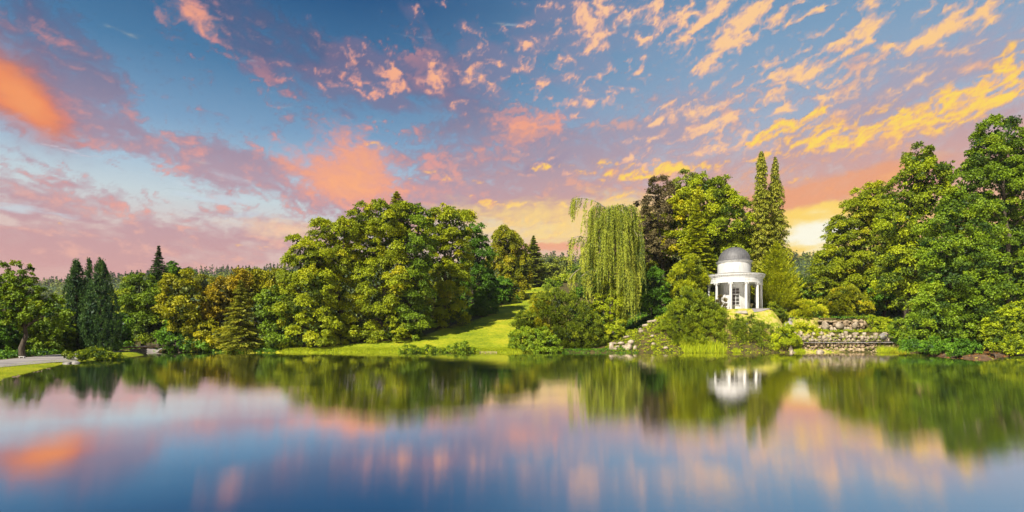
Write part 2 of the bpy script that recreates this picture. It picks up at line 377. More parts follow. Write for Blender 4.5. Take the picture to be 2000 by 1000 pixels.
MIDK, HIK = (2.15, 1.88, 0.45), (1.48, 1.36, 0.45)
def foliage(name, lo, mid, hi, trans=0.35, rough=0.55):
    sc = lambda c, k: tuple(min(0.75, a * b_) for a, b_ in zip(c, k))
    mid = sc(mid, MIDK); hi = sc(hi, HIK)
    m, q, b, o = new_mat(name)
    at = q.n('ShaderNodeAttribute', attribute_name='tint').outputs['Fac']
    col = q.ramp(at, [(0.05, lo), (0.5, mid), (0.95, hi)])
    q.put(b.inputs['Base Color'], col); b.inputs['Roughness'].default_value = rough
    b.inputs['Specular IOR Level'].default_value = 0.25
    tl = q.n('ShaderNodeBsdfTranslucent'); mx = q.n('ShaderNodeMixShader'); mx.inputs[0].default_value = trans * 0.62
    tc = q.v('MULTIPLY', col, (1.15, 1.1, 0.5)); q.put(tl.inputs[0], tc)
    q.nt.links.new(b.outputs[0], mx.inputs[1]); q.nt.links.new(tl.outputs[0], mx.inputs[2]); q.nt.links.new(mx.outputs[0], o.inputs[0])
    return m

def surf(name, c1, c2, scale=2.0, rough=0.8, bump=0.3, detail=6, c3=None, dist=0.0, stretch=(1, 1, 1), bscale=None):
    m, q, b, o = new_mat(name)
    p = q.v('MULTIPLY', q.n('ShaderNodeNewGeometry').outputs['Position'], stretch)
    n = q.noise(p, scale, detail, 0.6, dist)
    st = [(0.32, c1), (0.68, c2)] if c3 is None else [(0.30, c1), (0.5, c2), (0.70, c3)]
    q.put(b.inputs['Base Color'], q.ramp(n, st)); b.inputs['Roughness'].default_value = rough
    b.inputs['Specular IOR Level'].default_value = 0.3
    if bump:
        bp = q.n('ShaderNodeBump'); bp.inputs['Strength'].default_value = bump; bp.inputs['Distance'].default_value = 0.05
        q.put(bp.inputs['Height'], q.noise(p, bscale or scale * 4, 5, 0.6)); q.nt.links.new(bp.outputs[0], b.inputs['Normal'])
    return m

BARK = surf('bark', (0.035, 0.026, 0.018), (0.11, 0.085, 0.06), 3.0, 0.9, 0.6, stretch=(3, 3, 0.6))
BARK_PALE = surf('pale_bark', (0.16, 0.13, 0.10), (0.36, 0.30, 0.24), 3.0, 0.85, 0.4, stretch=(3, 3, 0.6))
FOL = {
 'deep':   foliage('deep_green_leaves',  (0.016, 0.050, 0.008), (0.045, 0.115, 0.014), (0.120, 0.210, 0.022)),
 'oak':    foliage('oak_leaves',         (0.020, 0.052, 0.006), (0.075, 0.135, 0.012), (0.205, 0.260, 0.024)),
 'beech':  foliage('beech_leaves',       (0.045, 0.080, 0.004), (0.140, 0.190, 0.008), (0.360, 0.330, 0.014)),
 'olive':  foliage('olive_leaves',       (0.040, 0.065, 0.005), (0.120, 0.150, 0.009), (0.290, 0.260, 0.016)),
 'lime':   foliage('lime_green_leaves',  (0.050, 0.095, 0.006), (0.155, 0.215, 0.012), (0.310, 0.350, 0.022), 0.4),
 'yellow': foliage('yellow_green_leaves',(0.060, 0.085, 0.005), (0.175, 0.195, 0.010), (0.360, 0.320, 0.020), 0.4),
 'autumn': foliage('turning_leaves',     (0.080, 0.080, 0.006), (0.165, 0.145, 0.012), (0.340, 0.260, 0.024), 0.4),
 'cypress':foliage('cypress_scales',     (0.008, 0.028, 0.016), (0.028, 0.070, 0.050), (0.085, 0.150, 0.100), 0.15),
 'fir':    foliage('fir_needles',        (0.010, 0.030, 0.018), (0.024, 0.058, 0.032), (0.060, 0.105, 0.055), 0.12),
 'spruce': foliage('spruce_needles',     (0.040, 0.060, 0.012), (0.115, 0.140, 0.030), (0.240, 0.240, 0.060), 0.15),
 'blue':   foliage('blue_needles',       (0.030, 0.060, 0.060), (0.080, 0.130, 0.130), (0.150, 0.200, 0.200), 0.15),
 'yew':    foliage('yew_needles',        (0.030, 0.060, 0.005), (0.095, 0.140, 0.010), (0.230, 0.250, 0.018), 0.2),
 'yewdark':foliage('dark_yew_needles',   (0.016, 0.034, 0.005), (0.060, 0.095, 0.009), (0.170, 0.200, 0.016), 0.2),
 'thuja':  foliage('thuja_sprays',       (0.050, 0.080, 0.006), (0.150, 0.195, 0.012), (0.320, 0.340, 0.024), 0.25),
 'willow': foliage('weeping_leaves',     (0.050, 0.080, 0.012), (0.120, 0.160, 0.040), (0.230, 0.260, 0.075), 0.35),
 'copper': foliage('copper_leaves',      (0.030, 0.024, 0.022), (0.062, 0.056, 0.075), (0.120, 0.105, 0.140), 0.25),
 'grey':   foliage('grey_green_leaves',  (0.050, 0.075, 0.030), (0.120, 0.160, 0.060), (0.220, 0.260, 0.100), 0.3),
}

# ------------------------------------------------------------------ lake shape and terrain
SHORE = [(-14, 4.0), (-15.5, 12), (-17.8, 18), (-21.6, 23.8), (-24.0, 26.9), (-27.5, 31.2), (-30.1, 35.5), (-33.3, 40.5), (-38.7, 49.1), (-40.6, 52.5), (-45.8, 66),
         (-49.3, 74.5), (-51.2, 79), (-58.5, 84.5), (-62, 90), (-60, 94.5), (-52, 93), (-45.2, 90.6), (-38, 90), (-30, 89.6), (-16.7, 89.9), (-5.6, 89.5), (2, 88.8), (14.5, 88.8), (22, 89.4),
         (32, 89.6), (45, 91.0), (48, 92.2), (63, 92.4), (64.5, 88), (61, 81), (56, 76), (51.6, 66), (49.7, 60.8), (52, 60.2), (56, 66), (70, 77), (84, 86), (110, 82), (104, 4.0)]
SH = np.array(SHORE, dtype=float)

def shore_dist(X, Y):
    """distance to the waterline, negative over water"""
    d = np.full(X.shape, 1e9); inside = np.zeros(X.shape, bool)
    for k in range(len(SH)):
        (x0, y0), (x1, y1) = SH[k], SH[(k + 1) % len(SH)]
        ex, ey = x1 - x0, y1 - y0
        t = np.clip(((X - x0) * ex + (Y - y0) * ey) / (ex * ex + ey * ey), 0, 1)
        d = np.minimum(d, np.hypot(X - x0 - t * ex, Y - y0 - t * ey))
        if y0 != y1:
            c = ((y0 > Y) != (y1 > Y)) & (X < (x1 - x0) * (Y - y0) / (y1 - y0) + x0)
            inside ^= c
    return np.where(inside, -d, d)

def ground(X, Y):
    X = np.asarray(X, float); Y = np.asarray(Y, float)
    s = shore_dist(X, Y)
    z = np.where(s < 0, np.maximum(-1.8, s * 0.35 - 0.12), 0.0)
    land = sstep(s, 0.0, 1.0)
    left = 1 - (1 - 0.34 * (1 - sstep(Y, 52, 80))) * 1.0
    z = z + np.where(s >= 0, -0.12 + (0.57 - left * (1 - sstep(X, -24, -14)) * (X < 0)) * sstep(s, -0.2, 1.1), 0)
    slope = 0.178 * sstep(X, -46, -26) + 0.02
    hill = slope * np.clip(Y - 90.5, 0, 115) * sstep(Y, 89.5, 95)
    mound = 6.9 * sstep(Y, 89.4, 95.6) * sstep(X, 14, 30) * (1 - sstep(X, 43.5, 48.5))
    rocks = 3.2 * sstep(Y, 89.5, 97) * sstep(X, 13, 20) * (1 - sstep(X, 30, 36))
    casc = (3.0 * sstep(Y, 93.9, 94.3) + 2.5 * sstep(Y, 97.9, 98.5)) * sstep(X, 44, 49) * (1 - sstep(X, 63.5, 66)) + 5.5 * sstep(s, 3, 14) * sstep(X, 63.5, 66) * sstep(Y, 80, 97)
    east = 1.6 * sstep(s, 1.0, 9) * sstep(X, 46, 52) * (1 - sstep(Y, 84, 92))
    z = z + land * (np.maximum.reduce([hill, mound, rocks, casc]) + east)
    z = z + land * 0.10 * fbm(X * 0.12, Y * 0.12, 3, seed=77) * sstep(s, 1, 6) * sstep(X, -46, -30)
    return z

def gz(x, y): return float(ground(np.array([x]), np.array([y]))[0])

def grid_mesh(name, xs, ys, fn, mat):
    X, Y = np.meshgrid(xs, ys); Z = fn(X, Y)
    n, m = len(xs), len(ys)
    i = (np.arange(m - 1)[:, None] * n + np.arange(n - 1)[None]).ravel()
    return np_mesh(name, np.stack([X, Y, Z], -1).reshape(-1, 3), np.stack([i, i + 1, i + n + 1, i + n], -1), 4, mat, True)

def grass_mat():
    m, q, b, o = new_mat('lawn_grass')
    P = q.n('ShaderNodeNewGeometry').outputs['Position']; S = q.sep(P)
    n1 = q.noise(P, 0.16, 4, 0.6); n2 = q.noise(P, 1.6, 5, 0.65); n3 = q.noise(P, 14, 4, 0.6)
    f = q.add(q.mul(n1, 0.52), q.add(q.mul(n2, 0.33), q.mul(n3, 0.15)))
    sun = q.ramp(f, [(0.40, (0.120, 0.170, 0.006)), (0.50, (0.240, 0.275, 0.008)), (0.60, (0.390, 0.350, 0.018))])
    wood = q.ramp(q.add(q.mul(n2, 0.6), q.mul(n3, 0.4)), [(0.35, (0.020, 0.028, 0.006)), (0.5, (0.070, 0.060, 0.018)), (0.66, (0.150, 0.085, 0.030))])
    # leaf litter under the trees left of the meadow and on the banks; the meadow is a wedge of lawn between two woods
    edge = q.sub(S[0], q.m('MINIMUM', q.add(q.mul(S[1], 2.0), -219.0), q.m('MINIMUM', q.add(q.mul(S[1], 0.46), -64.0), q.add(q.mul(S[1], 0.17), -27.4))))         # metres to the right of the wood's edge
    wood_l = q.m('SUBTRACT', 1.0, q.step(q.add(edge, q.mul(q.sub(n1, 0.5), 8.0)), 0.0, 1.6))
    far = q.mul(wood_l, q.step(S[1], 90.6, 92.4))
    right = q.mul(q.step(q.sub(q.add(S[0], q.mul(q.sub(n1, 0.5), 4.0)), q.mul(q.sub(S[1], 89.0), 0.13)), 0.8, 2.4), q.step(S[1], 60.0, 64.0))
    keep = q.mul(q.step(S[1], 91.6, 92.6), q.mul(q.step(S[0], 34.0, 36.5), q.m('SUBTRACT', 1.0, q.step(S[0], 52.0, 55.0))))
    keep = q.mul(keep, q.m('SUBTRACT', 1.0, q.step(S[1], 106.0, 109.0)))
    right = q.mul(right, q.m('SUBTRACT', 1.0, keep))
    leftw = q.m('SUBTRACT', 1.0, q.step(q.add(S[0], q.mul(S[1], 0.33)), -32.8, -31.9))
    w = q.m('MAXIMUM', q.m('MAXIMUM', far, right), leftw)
    dry = q.mix(q.mul(q.step(n2, 0.4, 0.62), q.step(S[0], 30.0, 34.0)), sun, (0.42, 0.33, 0.10, 1))
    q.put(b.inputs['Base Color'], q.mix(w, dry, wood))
    b.inputs['Roughness'].default_value = 0.85; b.inputs['Specular IOR Level'].default_value = 0.15
    bp = q.n('ShaderNodeBump'); bp.inputs['Strength'].default_value = 0.8; bp.inputs['Distance'].default_value = 0.12
    q.put(bp.inputs['Height'], q.add(q.mul(q.noise(P, 3.0, 6, 0.75), 1.6), n3)); q.nt.links.new(bp.outputs[0], b.inputs['Normal'])
    return m
GRASS = grass_mat()
xs = np.concatenate([np.arange(-230, -70, 4.0), np.arange(-70, 96, 0.7), np.arange(96, 262, 4.0)])
ys = np.concatenate([np.arange(-60, 2, 6.0), np.arange(2, 82, 0.8), np.arange(82, 112, 0.45), np.arange(112, 262, 2.0)])
tag(obj('ground', grid_mesh('ground', xs, ys, ground, GRASS)), kind='structure')

# distant hills: ridge height by compass direction, seen over the park
RID = [(-900, 575), (0, 568), (100, 565), (220, 560), (300, 550), (400, 546), (470, 548), (560, 540), (700, 530), (1050, 526), (1110, 527), (1300, 520),
       (1540, 524), (1580, 524), (1640, 518), (1800, 500), (2200, 490), (3000, 500)]
def hills_z(X, Y):
    u = 1000 + 1100 * X / np.maximum(Y, 50.0)
    r = np.interp(u, [a for a, _ in RID], [b for _, b in RID]) + 5 * fbm(X * 0.006, Y * 0.006, 4, seed=3)
    top = (HY - r) / 1100.0 * 900.0 + CAM_H
    base = ground(np.clip(X, -225, 255), np.minimum(Y, 255.0))
    k = sstep(Y, 250, 900)
    return base * (1 - k) - 0.6 * (1 - sstep(Y, 255, 280)) + top * k + 5 * k * fbm(X * 0.01, Y * 0.01, 4, seed=9)
HILL = surf('hill_woodland_floor', (0.018, 0.035, 0.010), (0.05, 0.08, 0.02), 0.05, 0.95, 0)
tag(obj('hills', grid_mesh('hills', np.arange(-1500, 1501, 20.0), np.arange(252, 1300, 16.0), hills_z, HILL)), kind='structure')
far_g = np_mesh('surrounding_land', np.array([(-3100, -3000, -2.2), (3100, -3000, -2.2), (3100, 3000, -2.2), (-3100, 3000, -2.2)]) * 1.0, [0, 1, 2, 3], 4, HILL)
tag(obj('surrounding_land', far_g), kind='structure')

# ------------------------------------------------------------------ water
def water():
    m, q, b, o = new_mat('lake_water')
    q.nt.nodes.remove(b)
    P = q.n('ShaderNodeNewGeometry').outputs['Position']; S = q.sep(P)
    # shading normals leaned towards the near bank, added to squeeze the reflection's height
    yy = q.m('MAXIMUM', S[1], 5.0)
    lean = q.m('MAXIMUM', q.mul(q.sub(q.div(CAM_H, yy), CAM_H / 89.0), NORMAL_LEAN), 0.0)
    wn = q.n('ShaderNodeTexWhiteNoise', noise_dimensions='3D'); q.put(wn.inputs['Vector'], q.v('SCALE', P, (0, 0, 0)))
    wn.inputs['Vector'].links[0].from_node.inputs['Scale'].default_value = 37.0
    C = q.sep(wn.outputs['Color'])
    patch = q.mapr(q.noise(q.v('MULTIPLY', P, (0.05, 0.22, 1.0)), 1.0, 3, 0.55), 0.35, 0.65, 0.55, 1.35)
    jit = q.add(0.5, q.mul(q.sub(q.mul(q.add(C[0], C[1]), 0.5), 0.5), patch))
    slow = q.noise(q.v('MULTIPLY', P, (0.15, 0.5, 1.0)), 1.0, 3, 0.5)
    ny = q.mul(q.add(q.mul(lean, q.add(0.37, q.mul(jit, 0.28))), q.mul(jit, 0.036)), -1.0)
    ny = q.add(ny, q.mul(q.sub(slow, 0.5), q.mul(lean, 0.06)))
    nx = q.mul(q.sub(C[2], 0.5), q.add(0.002, q.mul(lean, 0.02)))
    nrm = q.v('NORMALIZE', q.xyz(nx, ny, 1.0))
    gl = q.n('ShaderNodeBsdfGlossy'); gl.inputs['Roughness'].default_value = 0.0
    q.put(gl.inputs['Color'], (0.97, 0.94, 0.92)); q.put(gl.inputs['Normal'], nrm)
    df = q.n('ShaderNodeBsdfDiffuse'); q.put(df.inputs['Color'], (0.020, 0.045, 0.018))
    mx = q.n('ShaderNodeMixShader'); mx.inputs[0].default_value = 0.95
    q.nt.links.new(df.outputs[0], mx.inputs[1]); q.nt.links.new(gl.outputs[0], mx.inputs[2]); q.nt.links.new(mx.outputs[0], o.inputs[0])
    return m
NORMAL_LEAN = 1.0
xs = np.linspace(-75, 125, 21); ys = np.linspace(-2, 100, 21)
tag(obj('lake_water', grid_mesh('lake_water', xs, ys, lambda X, Y: X * 0.0, water())), kind='structure')

# ------------------------------------------------------------------ plants
QL = 1.0                      # leaf density of everything that grows

def unit(v): return v / np.maximum(np.linalg.norm(v, axis=-1, keepdims=True), 1e-9)

def rsph(rng, n): return unit(rng.normal(size=(n, 3)))

class Leaves:
    def __init__(s, rng): s.rng = rng; s.parts = []
    def add(s, P, T, N, L, W, tint, fold=0.25):
        n = len(P)
        if n == 0: return
        T = unit(T); B = unit(np.cross(N, T)); N2 = np.cross(T, B)
        L = np.broadcast_to(L, (n,)).reshape(n, 1) * s.rng.uniform(0.65, 1.25, (n, 1)); W = np.broadcast_to(W, (n,)).reshape(n, 1) * s.rng.uniform(0.7, 1.2, (n, 1))
        f = N2 * W * fold
        V = np.stack([P - T * L * 0.5, P + B * W * 0.5 + f, P + T * L * 0.5, P - B * W * 0.5 + f], 1)
        s.parts.append((V.reshape(-1, 3), np.repeat(np.clip(np.broadcast_to(tint, (n,)), 0, 1), 4)))
    def mesh(s, name, mat):
        V = np.concatenate([p[0] for p in s.parts]); t = np.concatenate([p[1] for p in s.parts])
        return np_mesh(name, V, np.arange(len(V)), 4, mat, False, {'tint': ('FLOAT', t)})

def tubes(paths, sides=6):
    """tapered tubes: list of (points (k,3), radii (k,))"""
    VV, FF, off = [], [], 0
    for pts, rad in paths:
        pts = np.asarray(pts, float); k = len(pts); rad = np.broadcast_to(np.asarray(rad, float), (k,))
        d = unit(np.gradient(pts, axis=0)); ref = np.where(np.abs(d[:, 2:3]) > 0.9, np.array([[1.0, 0, 0]]), np.array([[0, 0, 1.0]]))
        a = unit(np.cross(d, ref)); b = np.cross(d, a)
        th = np.linspace(0, 2 * math.pi, sides, endpoint=False)
        ring = pts[:, None] + rad[:, None, None] * (a[:, None] * np.cos(th)[None, :, None] + b[:, None] * np.sin(th)[None, :, None])
        VV.append(ring.reshape(-1, 3))
        i = np.arange(k - 1)[:, None] * sides; j = np.arange(sides)[None]; j2 = (j + 1) % sides
        FF.append(np.stack([i + j, i + j2, i + sides + j2, i + sides + j], -1).reshape(-1, 4) + off)
        off += k * sides
    return np.concatenate(VV), np.concatenate(FF)

def bend(rng, p0, p1, k=6, sag=0.0, wob=0.06):
    p0, p1 = np.array(p0, float), np.array(p1, float); t = np.linspace(0, 1, k)[:, None]
    L = np.linalg.norm(p1 - p0)
    w = rng.normal(size=(k, 3)) * wob * L; w[0] = 0; w[-1] = 0
    return p0 + (p1 - p0) * t + w + np.array([0, 0, 1.0]) * (np.sin(t * math.pi) * sag * L)

def blob_world(bl, Y, rng, deep=1.0):
    out = []
    for b in bl:
        cx, cy, rx, ry = b[:4]; dy = b[4] if len(b) > 4 else rng.uniform(-1, 1) * rx / FPX * Y * 0.35
        c = np.array(px2w(cx, cy, Y + dy)); s = (Y + dy) / FPX
        out.append((c, np.array([rx * s, min(rx, 60) * s * deep, ry * s])))
    return out

def crown(lv, blobs, rng, clump=1.15, leaf=(0.42, 0.27), cover=1.0, flat=0.65, droop=0.25, spray=False, openness=0.0, bias_up=0.55, tint=0.45, tvar=0.16, edge=0.18, core=True, tintfn=None, twig=0.55):
    tips = []
    for bi, (c, r) in enumerate(blobs):
        a, b_, d_ = r
        area = 4 * math.pi * (((a * b_) ** 1.6 + (a * d_) ** 1.6 + (b_ * d_) ** 1.6) / 3) ** (1 / 1.6)
        n = max(6, int(area / (math.pi * (clump * 0.82) ** 2) * (1 - openness)))
        dr = rsph(rng, n); dr = dr[dr[:, 2] > -0.75]
        keep = (dr[:, 1] < 0.35) | (rng.random(len(dr)) < 0.45); dr = dr[keep]
        rad = rng.uniform(0.66, 1.0, len(dr)) * (1 + edge * fbm(dr[:, 0] * 2.3 + c[0], dr[:, 2] * 2.3 + dr[:, 1] + c[2], 3, seed=bi))
        C = c + dr * r * rad[:, None]
        ok = np.ones(len(C), bool)
        for bj, (c2, r2) in enumerate(blobs):
            if bj != bi: ok &= np.linalg.norm((C - c2) / r2, axis=1) > 0.62
        C, dr = C[ok], dr[ok]
        rc = clump * (0.45 + 1.0 * rng.random(len(C)) ** 1.4) * min(1.0, 0.45 + 0.55 * min(r) / (clump * 2.2))
        ct = np.clip(rng.normal(tint, tvar, len(C)), 0.02, 0.98)
        if tintfn is not None: ct = np.clip(ct + tintfn(C), 0.02, 0.98)
        nl = np.maximum(10, (QL * cover * 2.6 * math.pi * rc ** 2 / (0.5 * leaf[0] * leaf[1])).astype(int))
        idx = np.repeat(np.arange(len(C)), nl)
        v = rsph(rng, len(idx)); bias = unit(dr * 0.8 + np.array([0, 0, bias_up]))[idx]
        v = np.where((np.sum(v * bias, 1) < -0.25)[:, None], -v, v)
        q = rng.uniform(0.35, 1.0, len(idx)) ** 0.6
        off = v * (rc[idx] * q)[:, None] * np.array([1, 1, flat])
        off[:, 2] -= droop * rc[idx] * (off[:, 0] ** 2 + off[:, 1] ** 2) / np.maximum(rc[idx] ** 2, 1e-6)
        # part of the leaves sit in rows on twigs that stick out of the clump
        K = 12
        tw = unit(rsph(rng, len(C) * K).reshape(-1, K, 3) * 0.9 + dr[:, None] * 0.9 + np.array([0, 0, 0.25 * bias_up])); tl = rng.uniform(0.6, 1.5, (len(C), K))
        kk = rng.integers(0, K, len(idx)); on = rng.random(len(idx)) < twig
        ss = rng.random(len(idx)) ** 0.75; tdir = tw[idx, kk]; tlen = tl[idx, kk] * rc[idx]
        o2 = tdir * (ss * tlen)[:, None] * np.array([1, 1, 0.55 + 0.45 * flat]) + rng.normal(size=off.shape) * (0.20 * rc[idx] * (1.15 - ss))[:, None]
        o2[:, 2] -= droop * tlen * ss ** 2 * 0.8
        off = np.where(on[:, None], o2, off); v = np.where(on[:, None], unit(tdir * 0.3 + v), v)
        P = C[idx] + off
        if spray:
            T = unit(v * 0.6 + bias * 0.7 + rng.normal(size=v.shape) * 0.25); N = unit(np.cross(T, rng.normal(size=v.shape)))
        else:
            N = unit(v * 0.9 + np.array([0, -0.1, 0.45]) + rng.normal(size=v.shape) * 0.45); T = unit(v + rng.normal(size=v.shape) * 0.8 + np.array([0, 0, -0.4]))
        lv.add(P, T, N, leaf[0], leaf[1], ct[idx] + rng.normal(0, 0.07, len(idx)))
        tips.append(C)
        if core:                                   # larger leaves deeper inside, tinted dark to paint the shade between clumps
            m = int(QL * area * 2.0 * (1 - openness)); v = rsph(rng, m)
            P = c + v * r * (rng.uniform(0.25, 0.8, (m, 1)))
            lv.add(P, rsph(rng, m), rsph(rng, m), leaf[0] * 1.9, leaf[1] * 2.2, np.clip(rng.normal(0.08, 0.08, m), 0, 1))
    return np.concatenate(tips) if tips else np.zeros((0, 3))

def wood(rng, base, blobs, tips, r0, k_tips=14, trunk_to=None, lean=0.0):
    base = np.array(base, float)
    cs = np.array([b[0] for b in blobs]); top = trunk_to if trunk_to is not None else cs[np.argmax(cs[:, 2])]
    top = np.array(top, float)
    tp = bend(rng, base - [0, 0, 0.4], top, 9, 0.0, 0.012)
    tr = r0 * np.linspace(1.0, 0.18, 9); tr[0] = r0 * 1.45; tr[1] = r0 * 1.1
    paths = [(tp, tr)]
    for c, r in blobs:
        h = np.clip((c[2] - r[2] * 0.9 - base[2]) / max(top[2] - base[2], 1e-3), 0.16, 0.85)
        i = h * 8; i0 = int(i); p0 = tp[i0] + (tp[min(i0 + 1, 8)] - tp[i0]) * (i - i0)
        rr = r0 * (1 - 0.8 * h) * 0.55
        lp = bend(rng, p0, c, 6, 0.05, 0.05); paths.append((lp, rr * np.linspace(1, 0.35, 6)))
        if len(tips):
            d = np.linalg.norm((tips - c) / r, axis=1); near = np.where(d < 1.25)[0]
            for j in rng.permutation(near)[:k_tips]:
                paths.append((bend(rng, lp[rng.integers(2, 6)], tips[j], 4, 0.04, 0.06), rr * np.array([0.3, 0.22, 0.14, 0.05])))
    return tubes(paths, 6)

def plant(name, label, cat, group, base_px, Y, fol, blobs, bark=None, r0=None, kind='tree', seed=0, base=None, part='crown', stem='trunk', **kw):
    rng = np.random.default_rng(seed + int(base_px * 7 + Y))
    X = (base_px - 1000) / FPX * Y
    b = base if base is not None else (X, Y, gz(X, Y))
    root = empty(name, b); tag(root, label, cat, group)
    bw = blob_world(blobs, Y, rng)
    lv = Leaves(rng)
    kt = kw.pop('k_tips', 8 if kind == 'tree' else 4)
    tips = crown(lv, bw, rng, **kw)
    hgt = max(c[2] + r[2] for c, r in bw) - b[2]
    V, F = wood(rng, b, bw, tips, r0 or (0.022 * hgt + 0.08 if kind == 'tree' else 0.07), kt)
    child(stem, np_mesh(stem, V, F, 4, bark or BARK, True), root)
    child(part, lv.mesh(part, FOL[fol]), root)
    return root

BEECH = dict(clump=1.25, leaf=(0.32, 0.20), flat=0.42, droop=0.45, bias_up=0.5, tvar=0.13)
BROAD = dict(clump=1.1, leaf=(0.32, 0.21), flat=0.7, droop=0.15)
YEW = dict(clump=0.55, leaf=(0.40, 0.12), flat=1.0, twig=0.7, droop=0.0, spray=True, bias_up=0.9, edge=0.10, tvar=0.12, cover=0.8)
BUSH = dict(clump=0.5, leaf=(0.25, 0.17), flat=0.8, twig=0.4, droop=0.1, edge=0.16)

# ---- conifers
def conifer(name, label, group, apex, base_y, rad_px, Y, fol, style='spruce', seed=0, gap=0.45, prof=None, cat='tree', lean=0, bark=None, leaf=None):
    rng = np.random.default_rng(seed + int(apex[0] * 3 + Y))
    s = Y / FPX
    top = np.array(px2w(apex[0], apex[1], Y)); X = top[0]; g = gz(X, Y)
    zb = max(g + 0.2, px2w(0, base_y, Y)[2]); H = top[2] - zb; R = rad_px * s
    root = empty(name, (X, Y, g)); tag(root, label, cat, group)
    lv = Leaves(rng); paths = [(np.array([(X, Y, g - 0.4), (X, Y, g + (top[2] - g) * 0.5), (X, Y, top[2] - 0.1)]), np.array([0.02 * H + 0.10, 0.012 * H + 0.05, 0.02]))]
    prof = prof or (lambda t: t ** 0.85)
    if style == 'cypress':
        n = int(QL * 11 * math.pi * R * H)
        # vertical flame shaped tufts packed over a spire
        m = int(3.4 * math.pi * R * H / 0.55); t = np.concatenate([rng.random(m - m // 12) ** 0.60, rng.random(m // 12) * 0.16]); th = rng.uniform(0, 2 * math.pi, m)
        lump = 1 + 0.10 * fbm(th * 1.6, t * 7.0, 3, seed=seed)
        rr = R * prof(t) * lump * rng.uniform(0.90, 1.0, m); C = np.stack([X + rr * np.cos(th), Y + rr * np.sin(th), top[2] - t * H], -1)
        outw = np.stack([np.cos(th), np.sin(th), np.zeros(m)], -1)
        k = int(22 * QL); idx = np.repeat(np.arange(m), k); nn = len(idx)
        v = rng.normal(size=(nn, 3)) * np.array([0.10, 0.10, 0.24]) + np.array([0, 0, 0.05])
        P = C[idx] + v + outw[idx] * 0.08
        T = unit(np.array([0, 0, 1.0]) + outw[idx] * 0.5 + rng.normal(size=(nn, 3)) * 0.35)
        N = unit(outw[idx] + rng.normal(size=(nn, 3)) * 0.6)
        ct = np.clip(rng.normal(0.42, 0.17, m), 0, 1)
        L = leaf or (0.26, 0.11)
        lv.add(P, T, N, L[0], L[1], ct[idx] + rng.normal(0, 0.13, nn))
        m2 = int(16 * QL * H * R * 3); t = rng.random(m2) ** 0.6; th = rng.uniform(0, 6.283, m2); rr = R * prof(t) * rng.uniform(0.2, 0.8, m2)
        lv.add(np.stack([X + rr * np.cos(th), Y + rr * np.sin(th), top[2] - t * H], -1), rsph(rng, m2), rsph(rng, m2), 0.6, 0.35, 0.15)  # inner leaves tinted darker, shade put into their colour
    else:
        z = 0.0; lev = []
        while z < H:
            lev.append(z); z += 0.62 * gap * rng.uniform(0.6, 1.4) * (0.5 + 0.8 * min(1, z / H * 1.5))
        for z in lev:
            t = z / H; r = R * prof(t); nb = max(4, int(5 + 5 * t + r * 1.6))
            for th in rng.uniform(0, 6.283) + np.arange(nb) * 6.283 / nb + rng.normal(0, 0.2, nb):
                Lb = max(0.25, r * rng.uniform(0.60, 1.12)); zz = z + rng.normal(0, 0.5) * gap * min(1, 2 * t + 0.1); o = np.array([math.cos(th), math.sin(th), 0])
                drop = {'spruce': 0.55, 'fir': 0.22, 'cedar': 0.30, 'thuja': -0.35}[style]
                k = max(5, int(QL * Lb * (28 if style != 'fir' else 34)))
                u = rng.random(k) ** 0.7
                rise = {'spruce': 0.15, 'fir': 0.10, 'cedar': 0.10, 'thuja': 0.25}[style]
                cz = -drop * Lb * u ** 1.3 + rise * Lb * u * u
                side = np.array([-o[1], o[0], 0]); wdt = (0.34 if style == 'fir' else 0.30) * Lb * (1 - 0.75 * u) + 0.10
                lat = rng.uniform(-1, 1, k) * wdt
                P = np.array([X, Y, top[2] - max(zz, 0)]) + o * (Lb * u)[:, None] + side * lat[:, None]; P[:, 2] += cz + rng.normal(0, 0.05, k)
                hang = rng.random(k) if style == 'spruce' else rng.random(k) * 0.25
                P[:, 2] -= hang * (0.42 if style == 'spruce' else 0.30) * min(1, Lb)
                T = o * 0.8 + side * np.sign(lat)[:, None] * 0.6 + rng.normal(size=(k, 3)) * 0.2
                if style == 'spruce': T = T * (1 - hang[:, None]) + np.array([0, 0, -1.0]) * hang[:, None]
                if style == 'thuja': T = T + np.array([0, 0, 0.7])
                N = np.array([0, 0, 1.0]) + rng.normal(size=(k, 3)) * 0.5 + o * 0.3
                Lf = leaf or {'spruce': (0.40, 0.15), 'fir': (0.34, 0.14), 'cedar': (0.42, 0.16), 'thuja': (0.40, 0.13)}[style]
                lv.add(P, T, N, Lf[0], Lf[1], np.clip(rng.normal(0.45, 0.13), 0, 1) + 0.22 * (u - 0.5) + rng.normal(0, 0.1, k))
            if z > lev[-1] * 0.25 and rng.random() < 0.5:
                th = rng.uniform(3.3, 6.1); o = np.array([math.cos(th), math.sin(th), -0.2])
                paths.append((np.array([(X, Y, top[2] - z)]) + o * np.linspace(0, 0.7 * r, 3)[:, None], np.array([0.05, 0.035, 0.015])))
    V, F = tubes(paths, 7)
    child('trunk', np_mesh('trunk', V, F, 4, bark or BARK, True), root)
    child('crown', lv.mesh('crown', FOL[fol]), root)
    return root

# ================================================================== the park, left to right
WG = 'trees round the lake'
